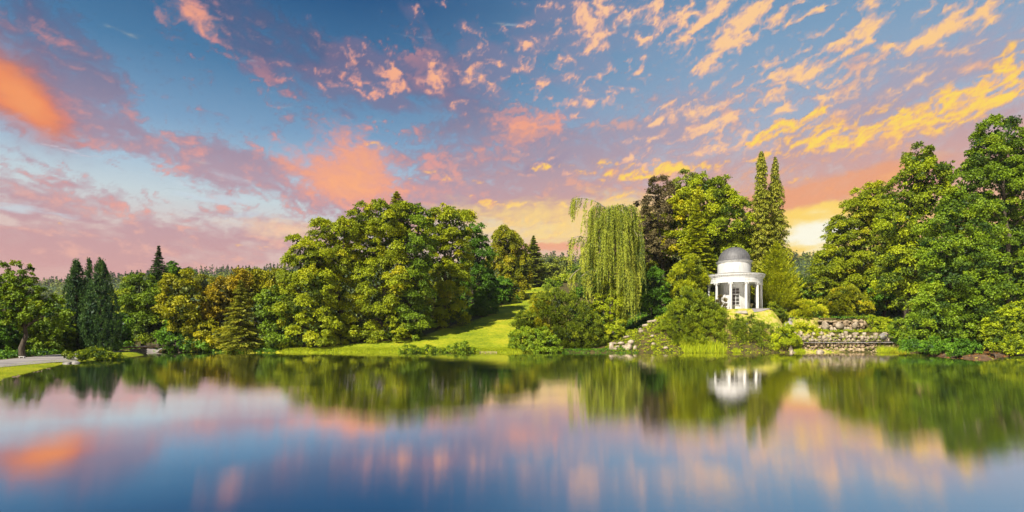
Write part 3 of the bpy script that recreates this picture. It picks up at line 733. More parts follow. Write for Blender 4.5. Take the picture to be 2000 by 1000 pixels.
# ---- far left: open oak, cypresses
plant('oak_tree', 'open crowned green oak with a dark forked trunk beside the gravel path at far left', 'tree', WG, 45, 61, 'oak',
      [(43, 516, 13, 15), (36, 540, 15, 14), (8, 535, 15, 17), (72, 545, 12, 13), (-8, 560, 20, 18), (24, 572, 22, 16), (60, 566, 18, 16), (88, 582, 20, 17), (105, 598, 17, 16), (22, 600, 26, 15), (64, 596, 20, 14), (96, 622, 24, 14), (70, 616, 14, 10), (-4, 622, 24, 16), (-30, 590, 25, 40), (40, 556, 14, 14), (50, 534, 12, 14), (20, 552, 18, 16), (74, 600, 20, 18), (40, 588, 24, 18), (30, 626, 24, 16), (110, 618, 18, 20), (52, 622, 16, 12)],
      r0=0.25, clump=0.66, leaf=(0.22, 0.15), openness=0.0, cover=1.1, core=False, k_tips=16, tvar=0.17, seed=3)
for i, (bx, fx, Yb, fol, lab) in enumerate([(14, 8, 68, 'deep', 'dark low tree behind the oak at the left edge'), (84, 80, 70, 'oak', 'thin stemmed young tree with yellow green leaves just right of the oak trunk'),
                                     (108, 112, 74, 'oak', 'slim young tree between the oak and the tall cypresses')]):
    plant('young_tree', lab, 'tree', 'young trees behind the gravel path', bx, Yb, fol, [(fx - 10, 628, 24, 24), (fx + 14, 645, 22, 26), (fx - 14, 662, 20, 20), (fx + 4, 680, 24, 14)], r0=0.10, clump=0.5, leaf=(0.22, 0.15), openness=0.1, seed=30 + i)
plant('understorey_tree', 'dense shadowy tree filling the gap behind the young trees at far left', 'tree', WG, 60, 84, 'deep', [(10, 650, 60, 40), (75, 650, 50, 42), (130, 650, 40, 45), (40, 610, 50, 35)], clump=1.0, seed=41, core=True)
conifer('cypress_tree', 'broad dark cypress, left one of the two tall spires by the path', 'cypresses beside the path', (149, 511), 700, 31, 77, 'cypress', 'cypress', 1, prof=lambda t: np.minimum(1, (t * 1.55) ** 0.80) * (1 - 0.20 * np.clip(t - 0.75, 0, 1) * 4 * 0.8))
conifer('cypress_tree', 'broad dark cypress, right one of the two tall spires by the path', 'cypresses beside the path', (197, 509), 700, 33, 76, 'cypress', 'cypress', 2, prof=lambda t: np.minimum(1, (t * 1.55) ** 0.80) * (1 - 0.20 * np.clip(t - 0.75, 0, 1) * 4 * 0.8))
conifer('conifer_tree', 'slender dark conifer tip showing between the two cypresses', 'conifers of the park', (174, 507), 690, 15, 86, 'cypress', 'cypress', 5, prof=lambda t: np.minimum(1, (t * 1.7) ** 0.85))
plant('understorey_tree', 'low dark leafy tree between the right cypress and the little stone bridge', 'tree', WG, 228, 86, 'deep', [(228, 640, 20, 34), (240, 662, 16, 20), (215, 660, 20, 24)], clump=0.8, seed=43)
# ---- beyond the stone bridge
plant('pale_tree', 'pale yellow green tree peeping out right of the cypresses', 'tree', WG, 242, 112, 'lime', [(242, 585, 18, 20), (240, 610, 18, 22)], clump=1.0, seed=44)
plant('broadleaf_tree', 'tall dense green tree standing left of the dark fir over the bridge', 'tree', WG, 282, 97, 'oak',
      [(272, 552, 22, 24), (262, 588, 26, 30), (298, 585, 26, 30), (288, 622, 34, 30), (262, 628, 26, 28), (310, 640, 26, 26), (286, 650, 30, 22)], seed=45, **BROAD)
conifer('fir_tree', 'dark layered fir rising above the yellow green trees on the left', 'conifers of the park', (310, 481), 640, 27, 108, 'fir', 'fir', 7, gap=0.5, prof=lambda t: np.clip(t, 0, .45) / .45)
plant('broadleaf_tree', 'small dark crown leaning out right behind the fir top', 'tree', WG, 345, 116, 'deep', [(338, 520, 15, 11), (352, 533, 14, 14), (335, 545, 18, 18)], seed=46, **BROAD)
plant('yellowing_tree', 'yellow green tree just right of the fir with a dark hollow under it', 'tree', WG, 350, 94, 'yellow',
      [(350, 552, 28, 22), (366, 575, 26, 26), (338, 585, 24, 26), (355, 612, 32, 24), (368, 640, 26, 22)], seed=47, tint=0.4, clump=1.1, leaf=(0.38, 0.25))
plant('understorey_tree', 'dark leafy undergrowth tree overhanging the inlet right of the bridge', 'tree', WG, 352, 93, 'deep', [(345, 655, 28, 26), (372, 668, 24, 20), (396, 672, 22, 18), (350, 676, 16, 12)], clump=0.8, seed=48)
conifer('small_spruce', 'tiny bluish spruce far back between the yellow trees', 'conifers of the park', (393, 571), 640, 11, 160, 'blue', 'fir', 8, gap=0.8)
plant('round_tree', 'olive round tree further back above the small blue spruce', 'tree', WG, 398, 175, 'olive', [(397, 552, 22, 14), (385, 565, 18, 14), (412, 570, 16, 18)], seed=49, **BROAD)
plant('autumn_tree', 'orange tinged tree left of the drooping cedar at the waterside', 'tree', WG, 425, 97, 'autumn',
      [(424, 588, 30, 22), (448, 565, 28, 24), (405, 618, 28, 24), (436, 615, 28, 26), (470, 548, 22, 20)], seed=50, clump=1.05, leaf=(0.38, 0.25), tint=0.42)
plant('yellowing_tree', 'low yellow green tree hanging over the water under the orange tree', 'tree', WG, 400, 93.5, 'yellow', [(400, 648, 30, 22), (425, 660, 24, 22), (392, 668, 24, 18)], seed=51, clump=0.95, leaf=(0.36, 0.24), tint=0.35)
plant('yellowing_tree', 'olive yellow tree behind the drooping cedar', 'tree', WG, 500, 103, 'yellow', [(497, 545, 30, 20), (520, 552, 30, 24), (545, 552, 22, 20), (505, 580, 36, 26), (545, 580, 28, 24), (480, 560, 22, 18)], seed=52, tint=0.3, clump=1.1, leaf=(0.38, 0.25))
conifer('cedar_tree', 'grey green drooping cedar reaching down to the water left of the big beeches', 'conifers of the park', (470, 548), 692, 54, 91.5, 'spruce', 'cedar', 9, gap=0.75, prof=lambda t: t ** 0.75)
plant('broadleaf_tree', 'mid green tree at the foot of the wood, between the cedar and the beeches', 'tree', WG, 525, 94, 'oak', [(525, 590, 26, 30), (545, 610, 28, 34), (520, 635, 28, 30), (545, 655, 32, 26), (522, 672, 24, 16)], seed=53, clump=1.0, leaf=(0.38, 0.25), tint=0.4)
# ---- the big beech wood on the slope
B = 'big beeches along the meadow'
plant('beech_tree', 'leftmost big beech of the wood with olive yellow drooping sprays', 'tree', B, 595, 94, 'beech',
      [(585, 478, 20, 18), (605, 500, 38, 38), (580, 545, 32, 38), (615, 560, 40, 42), (590, 600, 38, 38), (625, 615, 40, 38), (582, 645, 30, 26), (615, 650, 34, 24), (568, 665, 22, 16), (590, 668, 26, 14, -1.5), (625, 665, 28, 14, -1)], seed=60, tint=0.42, **BEECH)
plant('beech_tree', 'second beech of the wood, its spiky ridge rising from the left', 'tree', B, 660, 99, 'beech',
      [(640, 458, 34, 28), (672, 452, 32, 28), (640, 500, 34, 36), (668, 520, 42, 44), (655, 570, 42, 42), (670, 620, 42, 34), (650, 650, 34, 20), (655, 662, 30, 14, -2), (690, 655, 30, 16, -2)], seed=61, tint=0.45, **BEECH)
plant('beech_tree', 'tall beech at the middle of the wood under the pale pointed top', 'tree', B, 725, 100, 'beech',
      [(712, 432, 36, 32), (750, 425, 38, 36), (790, 420, 28, 28), (720, 480, 46, 44), (765, 480, 44, 46), (728, 540, 46, 44), (780, 540, 38, 44), (740, 590, 46, 42), (710, 630, 36, 32), (768, 632, 40, 28), (720, 656, 34, 14, -2), (760, 650, 34, 16, -2)], seed=62, tint=0.44, **BEECH)
conifer('conifer_tree', 'soft pointed conifer top sticking out above the middle of the beech wood', 'conifers of the park', (775, 374), 470, 24, 114, 'olive', 'fir', 10, gap=0.6, prof=lambda t: np.minimum(1, (t * 2.2) ** 0.6))
plant('beech_tree', 'dark green beech with low skirts where the wood meets the meadow', 'tree', B, 790, 101, 'oak',
      [(820, 430, 30, 30), (810, 480, 32, 40), (815, 545, 34, 42), (790, 590, 36, 36), (808, 620, 34, 30), (785, 645, 36, 20), (800, 650, 28, 14, -1)], seed=63, tint=0.42, **BEECH)
plant('beech_tree', 'broad domed beech, highest on the right half of the wood', 'tree', B, 868, 113, 'beech',
      [(870, 428, 34, 30), (895, 445, 30, 32), (850, 465, 34, 36), (885, 490, 40, 40), (855, 530, 38, 42), (885, 550, 36, 40), (850, 590, 38, 32), (880, 605, 30, 28), (860, 622, 38, 18), (890, 615, 26, 16)], seed=64, tint=0.46, **BEECH)
plant('dark_tree', 'dark layered tree at the right end of the beech wood', 'tree', B, 926, 129, 'deep',
      [(925, 458, 22, 24), (935, 495, 28, 34), (925, 540, 32, 38), (945, 560, 30, 32), (918, 590, 30, 28), (945, 595, 26, 22), (915, 612, 26, 14), (940, 606, 26, 14)], seed=65, tint=0.45, **BEECH)
plant('weeping_beech', 'round topped tree with hanging branches beyond the end of the wood', 'tree', WG, 992, 156, 'olive',
      [(990, 472, 30, 28), (1008, 492, 22, 26), (978, 505, 24, 30), (1002, 530, 26, 30), (1022, 522, 18, 28), (990, 560, 26, 24), (1025, 550, 14, 22), (1000, 580, 30, 14)], seed=66, tint=0.5, clump=1.2, leaf=(0.42, 0.26), flat=0.9, droop=0.6)
plant('dark_bush', 'dark green round bush at the upper edge of the meadow', 'bush', 'bushes by the meadow', 976, 146, 'deep', [(980, 562, 20, 20), (972, 580, 22, 16), (992, 580, 16, 14)], seed=67, kind='bush', clump=0.8, part='foliage', stem='stem')
conifer('conifer_tree', 'pointed conifer far up the valley right of the round weeping tree', 'conifers of the park', (1042, 461), 560, 27, 190, 'grey', 'fir', 12, gap=1.0, leaf=(0.7, 0.35), prof=lambda t: np.minimum(1, (t * 1.5) ** 0.8))
for i, (x, y, r1, r2, Yb, fol, lab) in enumerate([
        (1040, 545, 22, 26, 195, 'oak', 'soft green tree at the top end of the meadow'), (1072, 535, 24, 26, 215, 'grey', 'grey green hazy tree behind the meadow top'),
        (1102, 528, 18, 24, 250, 'grey', 'far hazy tree just left of the weeping tree'), (1070, 566, 26, 18, 190, 'oak', 'low tree filling the notch right of the meadow top'),
        (1096, 560, 22, 24, 205, 'lime', 'pale green tree in the valley left of the weeping tree'), (1130, 545, 24, 30, 220, 'oak', 'green tree seen through the left curtains of the weeping tree'),
        (1016, 562, 14, 14, 182, 'deep', 'dark low tree at the upper meadow corner')]):
    plant('valley_tree', lab, 'tree', 'trees up the valley', x, Yb, fol, [(x, y, r1, r2), (x - r1 * .5, y + r2 * .5, r1 * .7, r2 * .6), (x + r1 * .5, y + r2 * .4, r1 * .7, r2 * .6), (x, y + r2 * .8, r1, r2 * .6)], seed=70 + i, clump=1.8, leaf=(0.7, 0.45))
# ---- bushes of the middle bank
Y9 = 'yews and bushes on the bank'
plant('yew_bush', 'big dark yew mound at the water right of the meadow', 'bush', Y9, 1105, 95, 'yewdark',
      [(1080, 598, 32, 34), (1110, 612, 38, 38), (1142, 636, 32, 34), (1160, 660, 34, 28), (1105, 655, 40, 32), (1128, 668, 36, 22)], seed=80, kind='bush', part='foliage', stem='stem', **YEW)
plant('yew_bush', 'smaller dark yew behind the green laurel at the meadow edge', 'bush', Y9, 1030, 94, 'yewdark', [(1028, 628, 20, 20), (1018, 642, 15, 14), (1042, 645, 18, 20)], seed=81, kind='bush', part='foliage', stem='stem', **YEW)
plant('bronze_bush', 'bronze and olive bush above the green laurel', 'bush', Y9, 1055, 95, 'olive', [(1056, 598, 20, 24), (1048, 625, 20, 24), (1062, 650, 20, 18)], seed=82, kind='bush', part='foliage', stem='stem', tint=0.55, tvar=0.15, **{k: v for k, v in YEW.items() if k != 'tvar'})
plant('laurel_bush', 'bright green rounded laurel bush touching the water right of the meadow', 'bush', Y9, 1035, 90.6, 'oak', [(1022, 664, 26, 22), (1048, 662, 28, 24), (1072, 672, 24, 18), (1010, 676, 16, 12), (1045, 680, 34, 9)], seed=83, kind='bush', part='foliage', stem='stem', tint=0.55, **BUSH)
plant('golden_bush', 'bright yellow green shrub under the weeping tree', 'bush', Y9, 1185, 96.5, 'lime', [(1182, 566, 16, 22), (1195, 590, 22, 24), (1180, 612, 26, 22), (1205, 625, 20, 20), (1195, 648, 24, 16), (1165, 590, 14, 18)], seed=84, kind='bush', part='foliage', stem='stem', tint=0.55, openness=0.15, **BUSH)
plant('rhododendron_bush', 'dense dark rhododendron behind the right side of the weeping tree', 'bush', Y9, 1272, 102, 'deep', [(1275, 560, 28, 34), (1262, 590, 26, 30), (1285, 595, 26, 30), (1235, 590, 26, 30), (1210, 575, 24, 30)], seed=85, kind='bush', part='foliage', stem='stem', clump=0.7, leaf=(0.34, 0.2), tint=0.4)
# ---- trees behind the temple
T = 'tall trees behind the temple'
plant('copper_beech', 'purple brown copper beech with a bare trunk, left of the tall green trees', 'tree', T, 1297, 113, 'copper',
      [(1285, 368, 24, 22), (1300, 385, 20, 26), (1262, 398, 20, 26), (1284, 420, 30, 32), (1262, 450, 22, 30), (1292, 465, 30, 30), (1275, 495, 26, 26)], seed=90, clump=0.9, leaf=(0.30, 0.20), openness=0.35, core=False, k_tips=14, r0=0.42)
plant('dark_tree', 'shadowy olive tree behind the copper beech trunk', 'tree', T, 1270, 122, 'olive', [(1262, 440, 26, 34), (1280, 500, 34, 36), (1315, 470, 26, 40), (1300, 540, 34, 30), (1320, 420, 22, 34), (1250, 500, 22, 34)], seed=91, tint=0.35, **BROAD)
plant('pale_tree', 'feathery grey green treetop peeking above the tall green trees', 'tree', T, 1345, 124, 'grey', [(1340, 350, 20, 16), (1355, 362, 18, 18), (1328, 368, 14, 18), (1345, 400, 20, 30)], seed=92, clump=0.8, leaf=(0.34, 0.2), openness=0.25, core=False)
plant('broadleaf_tree', 'tall bright green tree left behind the temple, with a domed crown', 'tree', T, 1350, 112, 'beech',
      [(1330, 398, 26, 26), (1350, 385, 26, 26), (1322, 430, 26, 30), (1350, 440, 34, 40), (1330, 480, 30, 34)], seed=93, tint=0.6, clump=1.15, leaf=(0.35, 0.23))
plant('broadleaf_tree', 'broadest bright green tree right behind the temple dome', 'tree', T, 1405, 114, 'lime',
      [(1375, 372, 26, 26), (1402, 375, 28, 28), (1425, 400, 26, 30), (1385, 415, 36, 36), (1420, 440, 34, 38), (1385, 465, 38, 36), (1425, 490, 34, 34), (1395, 510, 36, 30), (1440, 470, 20, 34)], seed=94, tint=0.34, clump=1.15, leaf=(0.35, 0.23))
conifer('larch_tree', 'yellowish feathery larch in front of the tall green trees', 'conifers of the park', (1360, 392), 545, 36, 106, 'thuja', 'cedar', 14, gap=0.6, prof=lambda t: np.minimum(1, (t * 1.25) ** 0.8))
plant('thuja_tree', 'lumpy yellow green thuja left of the temple', 'tree', T, 1350, 101, 'thuja', [(1345, 520, 22, 20), (1330, 545, 22, 24), (1358, 548, 24, 26), (1372, 575, 20, 28), (1340, 580, 30, 28), (1312, 560, 14, 18)], seed=95, tint=0.4, clump=0.8, leaf=(0.42, 0.14), spray=True, flat=0.8)
plant('pale_tree', 'thin see-through grey tree left of the two tall spruces', 'tree', T, 1458, 124, 'grey', [(1455, 412, 12, 16), (1462, 440, 14, 20), (1450, 450, 12, 20)], seed=96, clump=0.7, leaf=(0.32, 0.2), openness=0.45, core=False)
plant('lime_tree', 'fresh green tree squeezed between the temple trees and the spruces', 'tree', T, 1463, 118, 'lime', [(1462, 460, 16, 24), (1470, 490, 18, 28), (1455, 500, 20, 28), (1468, 530, 22, 26)], seed=97, tint=0.35, clump=0.9)
conifer('spruce_tree', 'taller left one of the two spire like spruces right of the temple', 'tall slim spruces', (1487, 296), 560, 27, 112, 'spruce', 'spruce', 16, gap=0.62, prof=lambda t: np.minimum(1, 0.10 + (t * 1.7) ** 0.62 * 0.95) * (0.86 + 0.14 * math.sin(t * 23)))
conifer('spruce_tree', 'slightly shorter right one of the two spire like spruces right of the temple', 'tall slim spruces', (1514, 307), 560, 29, 115, 'spruce', 'spruce', 17, gap=0.62, prof=lambda t: np.minimum(1.2, 0.08 + (t * 1.6) ** 0.75) * (0.86 + 0.14 * math.sin(t * 27 + 1)))
conifer('thuja_tree', 'feathery bright green conifer standing right beside the temple', 'conifers of the park', (1516, 474), 612, 52, 103, 'thuja', 'thuja', 18, gap=0.5, prof=lambda t: np.minimum(1, (t * 1.15) ** 0.72))
# ---- bank in front of the temple
plant('yew_bush', 'huge rounded yellow green yew left in front of the temple', 'bush', Y9, 1347, 93.5, 'yew',
      [(1345, 588, 22, 26), (1332, 615, 30, 30), (1368, 608, 30, 32), (1392, 625, 24, 28), (1318, 642, 34, 32), (1358, 645, 42, 36), (1392, 655, 28, 28), (1345, 668, 46, 18)], seed=100, kind='bush', part='foliage', stem='stem', tint=0.45, **YEW)
plant('twiggy_bush', 'reddish twigged shrub before the left columns of the temple', 'bush', Y9, 1404, 95.5, 'copper', [(1408, 590, 9, 14), (1398, 606, 10, 16), (1412, 612, 9, 12)], seed=101, kind='bush', part='foliage', stem='stem', clump=0.35, leaf=(0.24, 0.12), openness=0.2, core=False, spray=True, tint=0.7)
plant('yew_bush', 'dark spreading yew hedge at the water below the temple', 'bush', Y9, 1452, 92.8, 'yewdark',
      [(1428, 648, 22, 18), (1458, 646, 22, 20), (1484, 652, 22, 18), (1440, 668, 34, 15), (1478, 670, 32, 14), (1408, 668, 20, 14), (1441, 628, 5, 11), (1468, 626, 5, 12), (1484, 636, 6, 10)], seed=102, kind='bush', part='foliage', stem='stem', tint=0.5, **YEW)
plant('golden_bush', 'low lime green leafy shrub between the dark yew and the rock cascade', 'bush', Y9, 1528, 92.8, 'lime', [(1528, 660, 26, 18), (1510, 672, 22, 14), (1545, 672, 18, 14), (1532, 645, 16, 10)], seed=103, kind='bush', part='foliage', stem='stem', tint=0.45, **BUSH)
plant('box_bush', 'clipped round box bush just right of the temple steps', 'bush', 'clipped box bushes by the temple', 1502, 99.5, 'yew', [(1502, 604, 20, 14)], seed=104, kind='bush', part='foliage', stem='stem', clump=0.4, leaf=(0.16, 0.1), edge=0.03, tint=0.45)
plant('box_bush', 'smaller low box bush at the right foot of the round one', 'bush', 'clipped box bushes by the temple', 1522, 98.6, 'yew', [(1522, 611, 14, 10)], seed=105, kind='bush', part='foliage', stem='stem', clump=0.4, leaf=(0.16, 0.1), edge=0.03, tint=0.3)
plant('golden_bush', 'feathery yellow green shrub above the rock cascade, left side', 'bush', Y9, 1580, 100.5, 'thuja', [(1572, 602, 24, 16), (1592, 612, 20, 18), (1562, 618, 18, 14), (1582, 630, 24, 12)], seed=106, kind='bush', part='foliage', stem='stem', tint=0.75, clump=0.6, leaf=(0.34, 0.11), spray=True)
plant('golden_bush', 'very bright low lime shrub at the upper left corner of the cascade', 'bush', Y9, 1566, 95.5, 'lime', [(1560, 645, 20, 14), (1578, 648, 18, 12), (1592, 655, 12, 8)], seed=107, kind='bush', part='foliage', stem='stem', tint=0.75, **BUSH)
# ---- the right bank
R = 'trees of the right bank'
plant('beech_tree', 'olive beech sloping down to the sunset gap, leftmost of the right bank', 'tree', R, 1650, 117, 'beech',
      [(1706, 395, 36, 34), (1680, 418, 32, 36), (1650, 445, 28, 34), (1700, 450, 40, 40), (1632, 485, 28, 36), (1670, 495, 40, 42), (1615, 525, 26, 36), (1650, 550, 38, 38), (1600, 560, 24, 32), (1625, 590, 34, 26), (1685, 560, 40, 40), (1715, 500, 40, 50)], seed=110, tint=0.40, **BEECH)
plant('dark_tree', 'shadowy tree over the road between the beech and the maple', 'tree', R, 1720, 116, 'deep', [(1715, 560, 40, 36), (1750, 540, 36, 40), (1700, 590, 30, 20), (1770, 560, 36, 34)], seed=111, clump=1.1)
plant('maple_tree', 'bright lime green maple at the centre of the right bank', 'tree', R, 1775, 101, 'lime',
      [(1797, 315, 26, 26), (1778, 350, 30, 26), (1812, 352, 32, 30), (1845, 335, 18, 24), (1765, 395, 38, 34), (1810, 400, 38, 36), (1745, 440, 34, 34), (1790, 450, 40, 36), (1760, 495, 36, 34), (1805, 500, 34, 34), (1740, 545, 34, 30), (1780, 565, 30, 30), (1765, 590, 26, 16)], seed=112, tint=0.32, clump=1.15, leaf=(0.36, 0.24), openness=0.05)
plant('alder_tree', 'tallest deep green tree at the right edge, its trunk showing through the leaves', 'tree', R, 1965, 88, 'oak',
      [(1955, 262, 36, 34), (1925, 300, 34, 30), (1985, 280, 34, 34), (1905, 345, 38, 34), (1950, 340, 42, 38), (2000, 350, 44, 44), (1900, 400, 40, 36), (1955, 405, 36, 34), (2010, 420, 44, 46), (1920, 450, 34, 34), (1990, 480, 44, 40), (2040, 330, 44, 60), (2050, 450, 50, 60), (1960, 520, 34, 30), (2010, 540, 44, 36), (1975, 575, 36, 26), (2060, 560, 50, 50)], seed=113, tint=0.42, clump=1.05, leaf=(0.31, 0.21), openness=0.12, r0=0.5, k_tips=10)
plant('hornbeam_tree', 'dense dark green tree sweeping down to the water at right', 'tree', R, 1868, 78, 'oak',
      [(1868, 400, 28, 30), (1850, 440, 34, 32), (1890, 445, 32, 36), (1840, 490, 34, 34), (1880, 495, 38, 36), (1915, 505, 28, 34), (1845, 540, 38, 36), (1890, 550, 42, 36), (1930, 565, 30, 34), (1825, 590, 34, 32), (1865, 600, 42, 34), (1910, 610, 38, 30), (1810, 640, 38, 28), (1850, 650, 40, 28), (1790, 665, 30, 20), (1880, 650, 30, 24)], seed=114, tint=0.40, clump=0.95, leaf=(0.29, 0.20))
plant('golden_bush', 'large yellow green shrub at the right edge above the brown bank', 'bush', Y9, 1968, 73, 'lime', [(1950, 650, 30, 28), (1975, 628, 32, 30), (2005, 618, 34, 32), (1990, 660, 34, 26), (2030, 650, 36, 34), (1960, 672, 26, 14)], seed=115, kind='bush', part='foliage', stem='stem', tint=0.30, **BUSH)
plant('dark_bush', 'dark low bush at the waterline under the sweeping tree', 'bush', Y9, 1850, 73, 'deep', [(1830, 676, 26, 14), (1858, 680, 26, 14), (1884, 678, 20, 12), (1800, 676, 22, 12), (1776, 674, 20, 12)], seed=116, kind='bush', part='foliage', stem='stem', tint=0.45, **BUSH)
plant('bronze_bush', 'arching green and bronze bush above the cascade, centre', 'bush', Y9, 1655, 104.5, 'olive', [(1650, 572, 26, 14), (1635, 590, 24, 20), (1665, 590, 26, 20), (1640, 608, 24, 14)], seed=117, kind='bush', part='foliage', stem='stem', tint=0.45, clump=0.6, leaf=(0.3, 0.14), spray=True, droop=0.5)
plant('golden_bush', 'small yellow bush left of the road end', 'bush', Y9, 1690, 103, 'yellow', [(1680, 600, 16, 12), (1695, 604, 12, 9)], seed=118, kind='bush', part='foliage', stem='stem', tint=0.5, **BUSH)
plant('golden_bush', 'low lime ground shrub right of the upper rocks', 'bush', Y9, 1715, 99, 'lime', [(1700, 628, 20, 10), (1722, 634, 24, 12), (1700, 644, 20, 8)], seed=119, kind='bush', part='foliage', stem='stem', tint=0.4, **BUSH)
plant('dark_bush', 'mid green bush spilling over the right end of the lower rock wall', 'bush', Y9, 1765, 92, 'oak', [(1762, 640, 22, 16), (1780, 630, 20, 18), (1758, 660, 18, 12), (1775, 668, 20, 12)], seed=120, kind='bush', part='foliage', stem='stem', tint=0.4, **BUSH)

# ---- woods closing the slope behind the temple and the right bank
W = 'wooded slope behind the temple'
for i, (x, Yb, fol, bl, lab) in enumerate([
    (1180, 128, 'deep', [(1150, 560, 30, 34), (1185, 540, 34, 44), (1215, 560, 30, 36)], 'dark tree hidden behind the lower weeping branches'),
    (1240, 132, 'olive', [(1235, 470, 26, 40), (1225, 530, 34, 40), (1255, 560, 34, 34)], 'olive tree closing the gap right of the weeping tree'),
    (1330, 128, 'deep', [(1320, 560, 40, 36), (1350, 520, 36, 40), (1300, 580, 34, 26)], 'dark tree deep behind the lumpy thuja'),
    (1400, 130, 'deep', [(1385, 560, 40, 34), (1425, 545, 40, 40), (1450, 575, 36, 28), (1400, 590, 50, 20)], 'dark tree low behind the temple columns'),
    (1478, 130, 'deep', [(1480, 570, 34, 34), (1500, 540, 30, 40)], 'dark tree low between the temple and the spruces'),
    (1550, 135, 'oak', [(1545, 570, 26, 26), (1565, 585, 24, 20), (1535, 595, 26, 18)], 'green tree low in the gap under the sunset'),
    (1600, 140, 'deep', [(1590, 590, 30, 20), (1640, 590, 40, 26), (1690, 595, 40, 22)], 'dark trees edge above the cascade under the beech'),
    (1790, 122, 'deep', [(1780, 600, 40, 26), (1830, 580, 50, 50), (1890, 560, 50, 60)], 'dark tree filling the wood behind the maple trunk'),
    (1960, 112, 'deep', [(1930, 590, 50, 60), (1990, 600, 60, 60), (1960, 500, 60, 60), (2040, 620, 50, 50)], 'dark tree behind the tallest tree at the right edge')]):
    plant('slope_tree', lab, 'tree', W, x, Yb, fol, bl, seed=140 + i, clump=1.3, leaf=(0.5, 0.33), tint=0.4)

plant('green_bush', 'green bush closing the top of the meadow', 'bush', 'bushes by the meadow', 1062, 178, 'oak', [(1060, 584, 16, 12), (1080, 590, 22, 14), (1046, 574, 9, 8)], seed=160, kind='bush', part='foliage', stem='stem', clump=1.0, leaf=(0.5, 0.3))

plant('dark_bush', 'dark drooping bush at the left tip of the bare bank', 'bush', Y9, 1884, 65, 'deep', [(1872, 684, 18, 12), (1892, 686, 16, 10), (1905, 682, 14, 9), (1862, 692, 12, 7)], seed=170, kind='bush', part='foliage', stem='stem', tint=0.5, **BUSH)
plant('golden_bush', 'low yellow green shrub spilling onto the bare bank', 'bush', Y9, 1950, 67, 'lime', [(1935, 674, 16, 11), (1955, 678, 18, 11), (1980, 680, 20, 11), (2010, 680, 20, 12)], seed=171, kind='bush', part='foliage', stem='stem', tint=0.35, **BUSH)

plant('yew_bush', 'low dark yew clinging to the mound under the temple steps', 'bush', Y9, 1425, 94.6, 'yewdark', [(1420, 628, 14, 10), (1438, 634, 16, 9), (1495, 640, 12, 8)], seed=172, kind='bush', part='foliage', stem='stem', tint=0.5, **YEW)

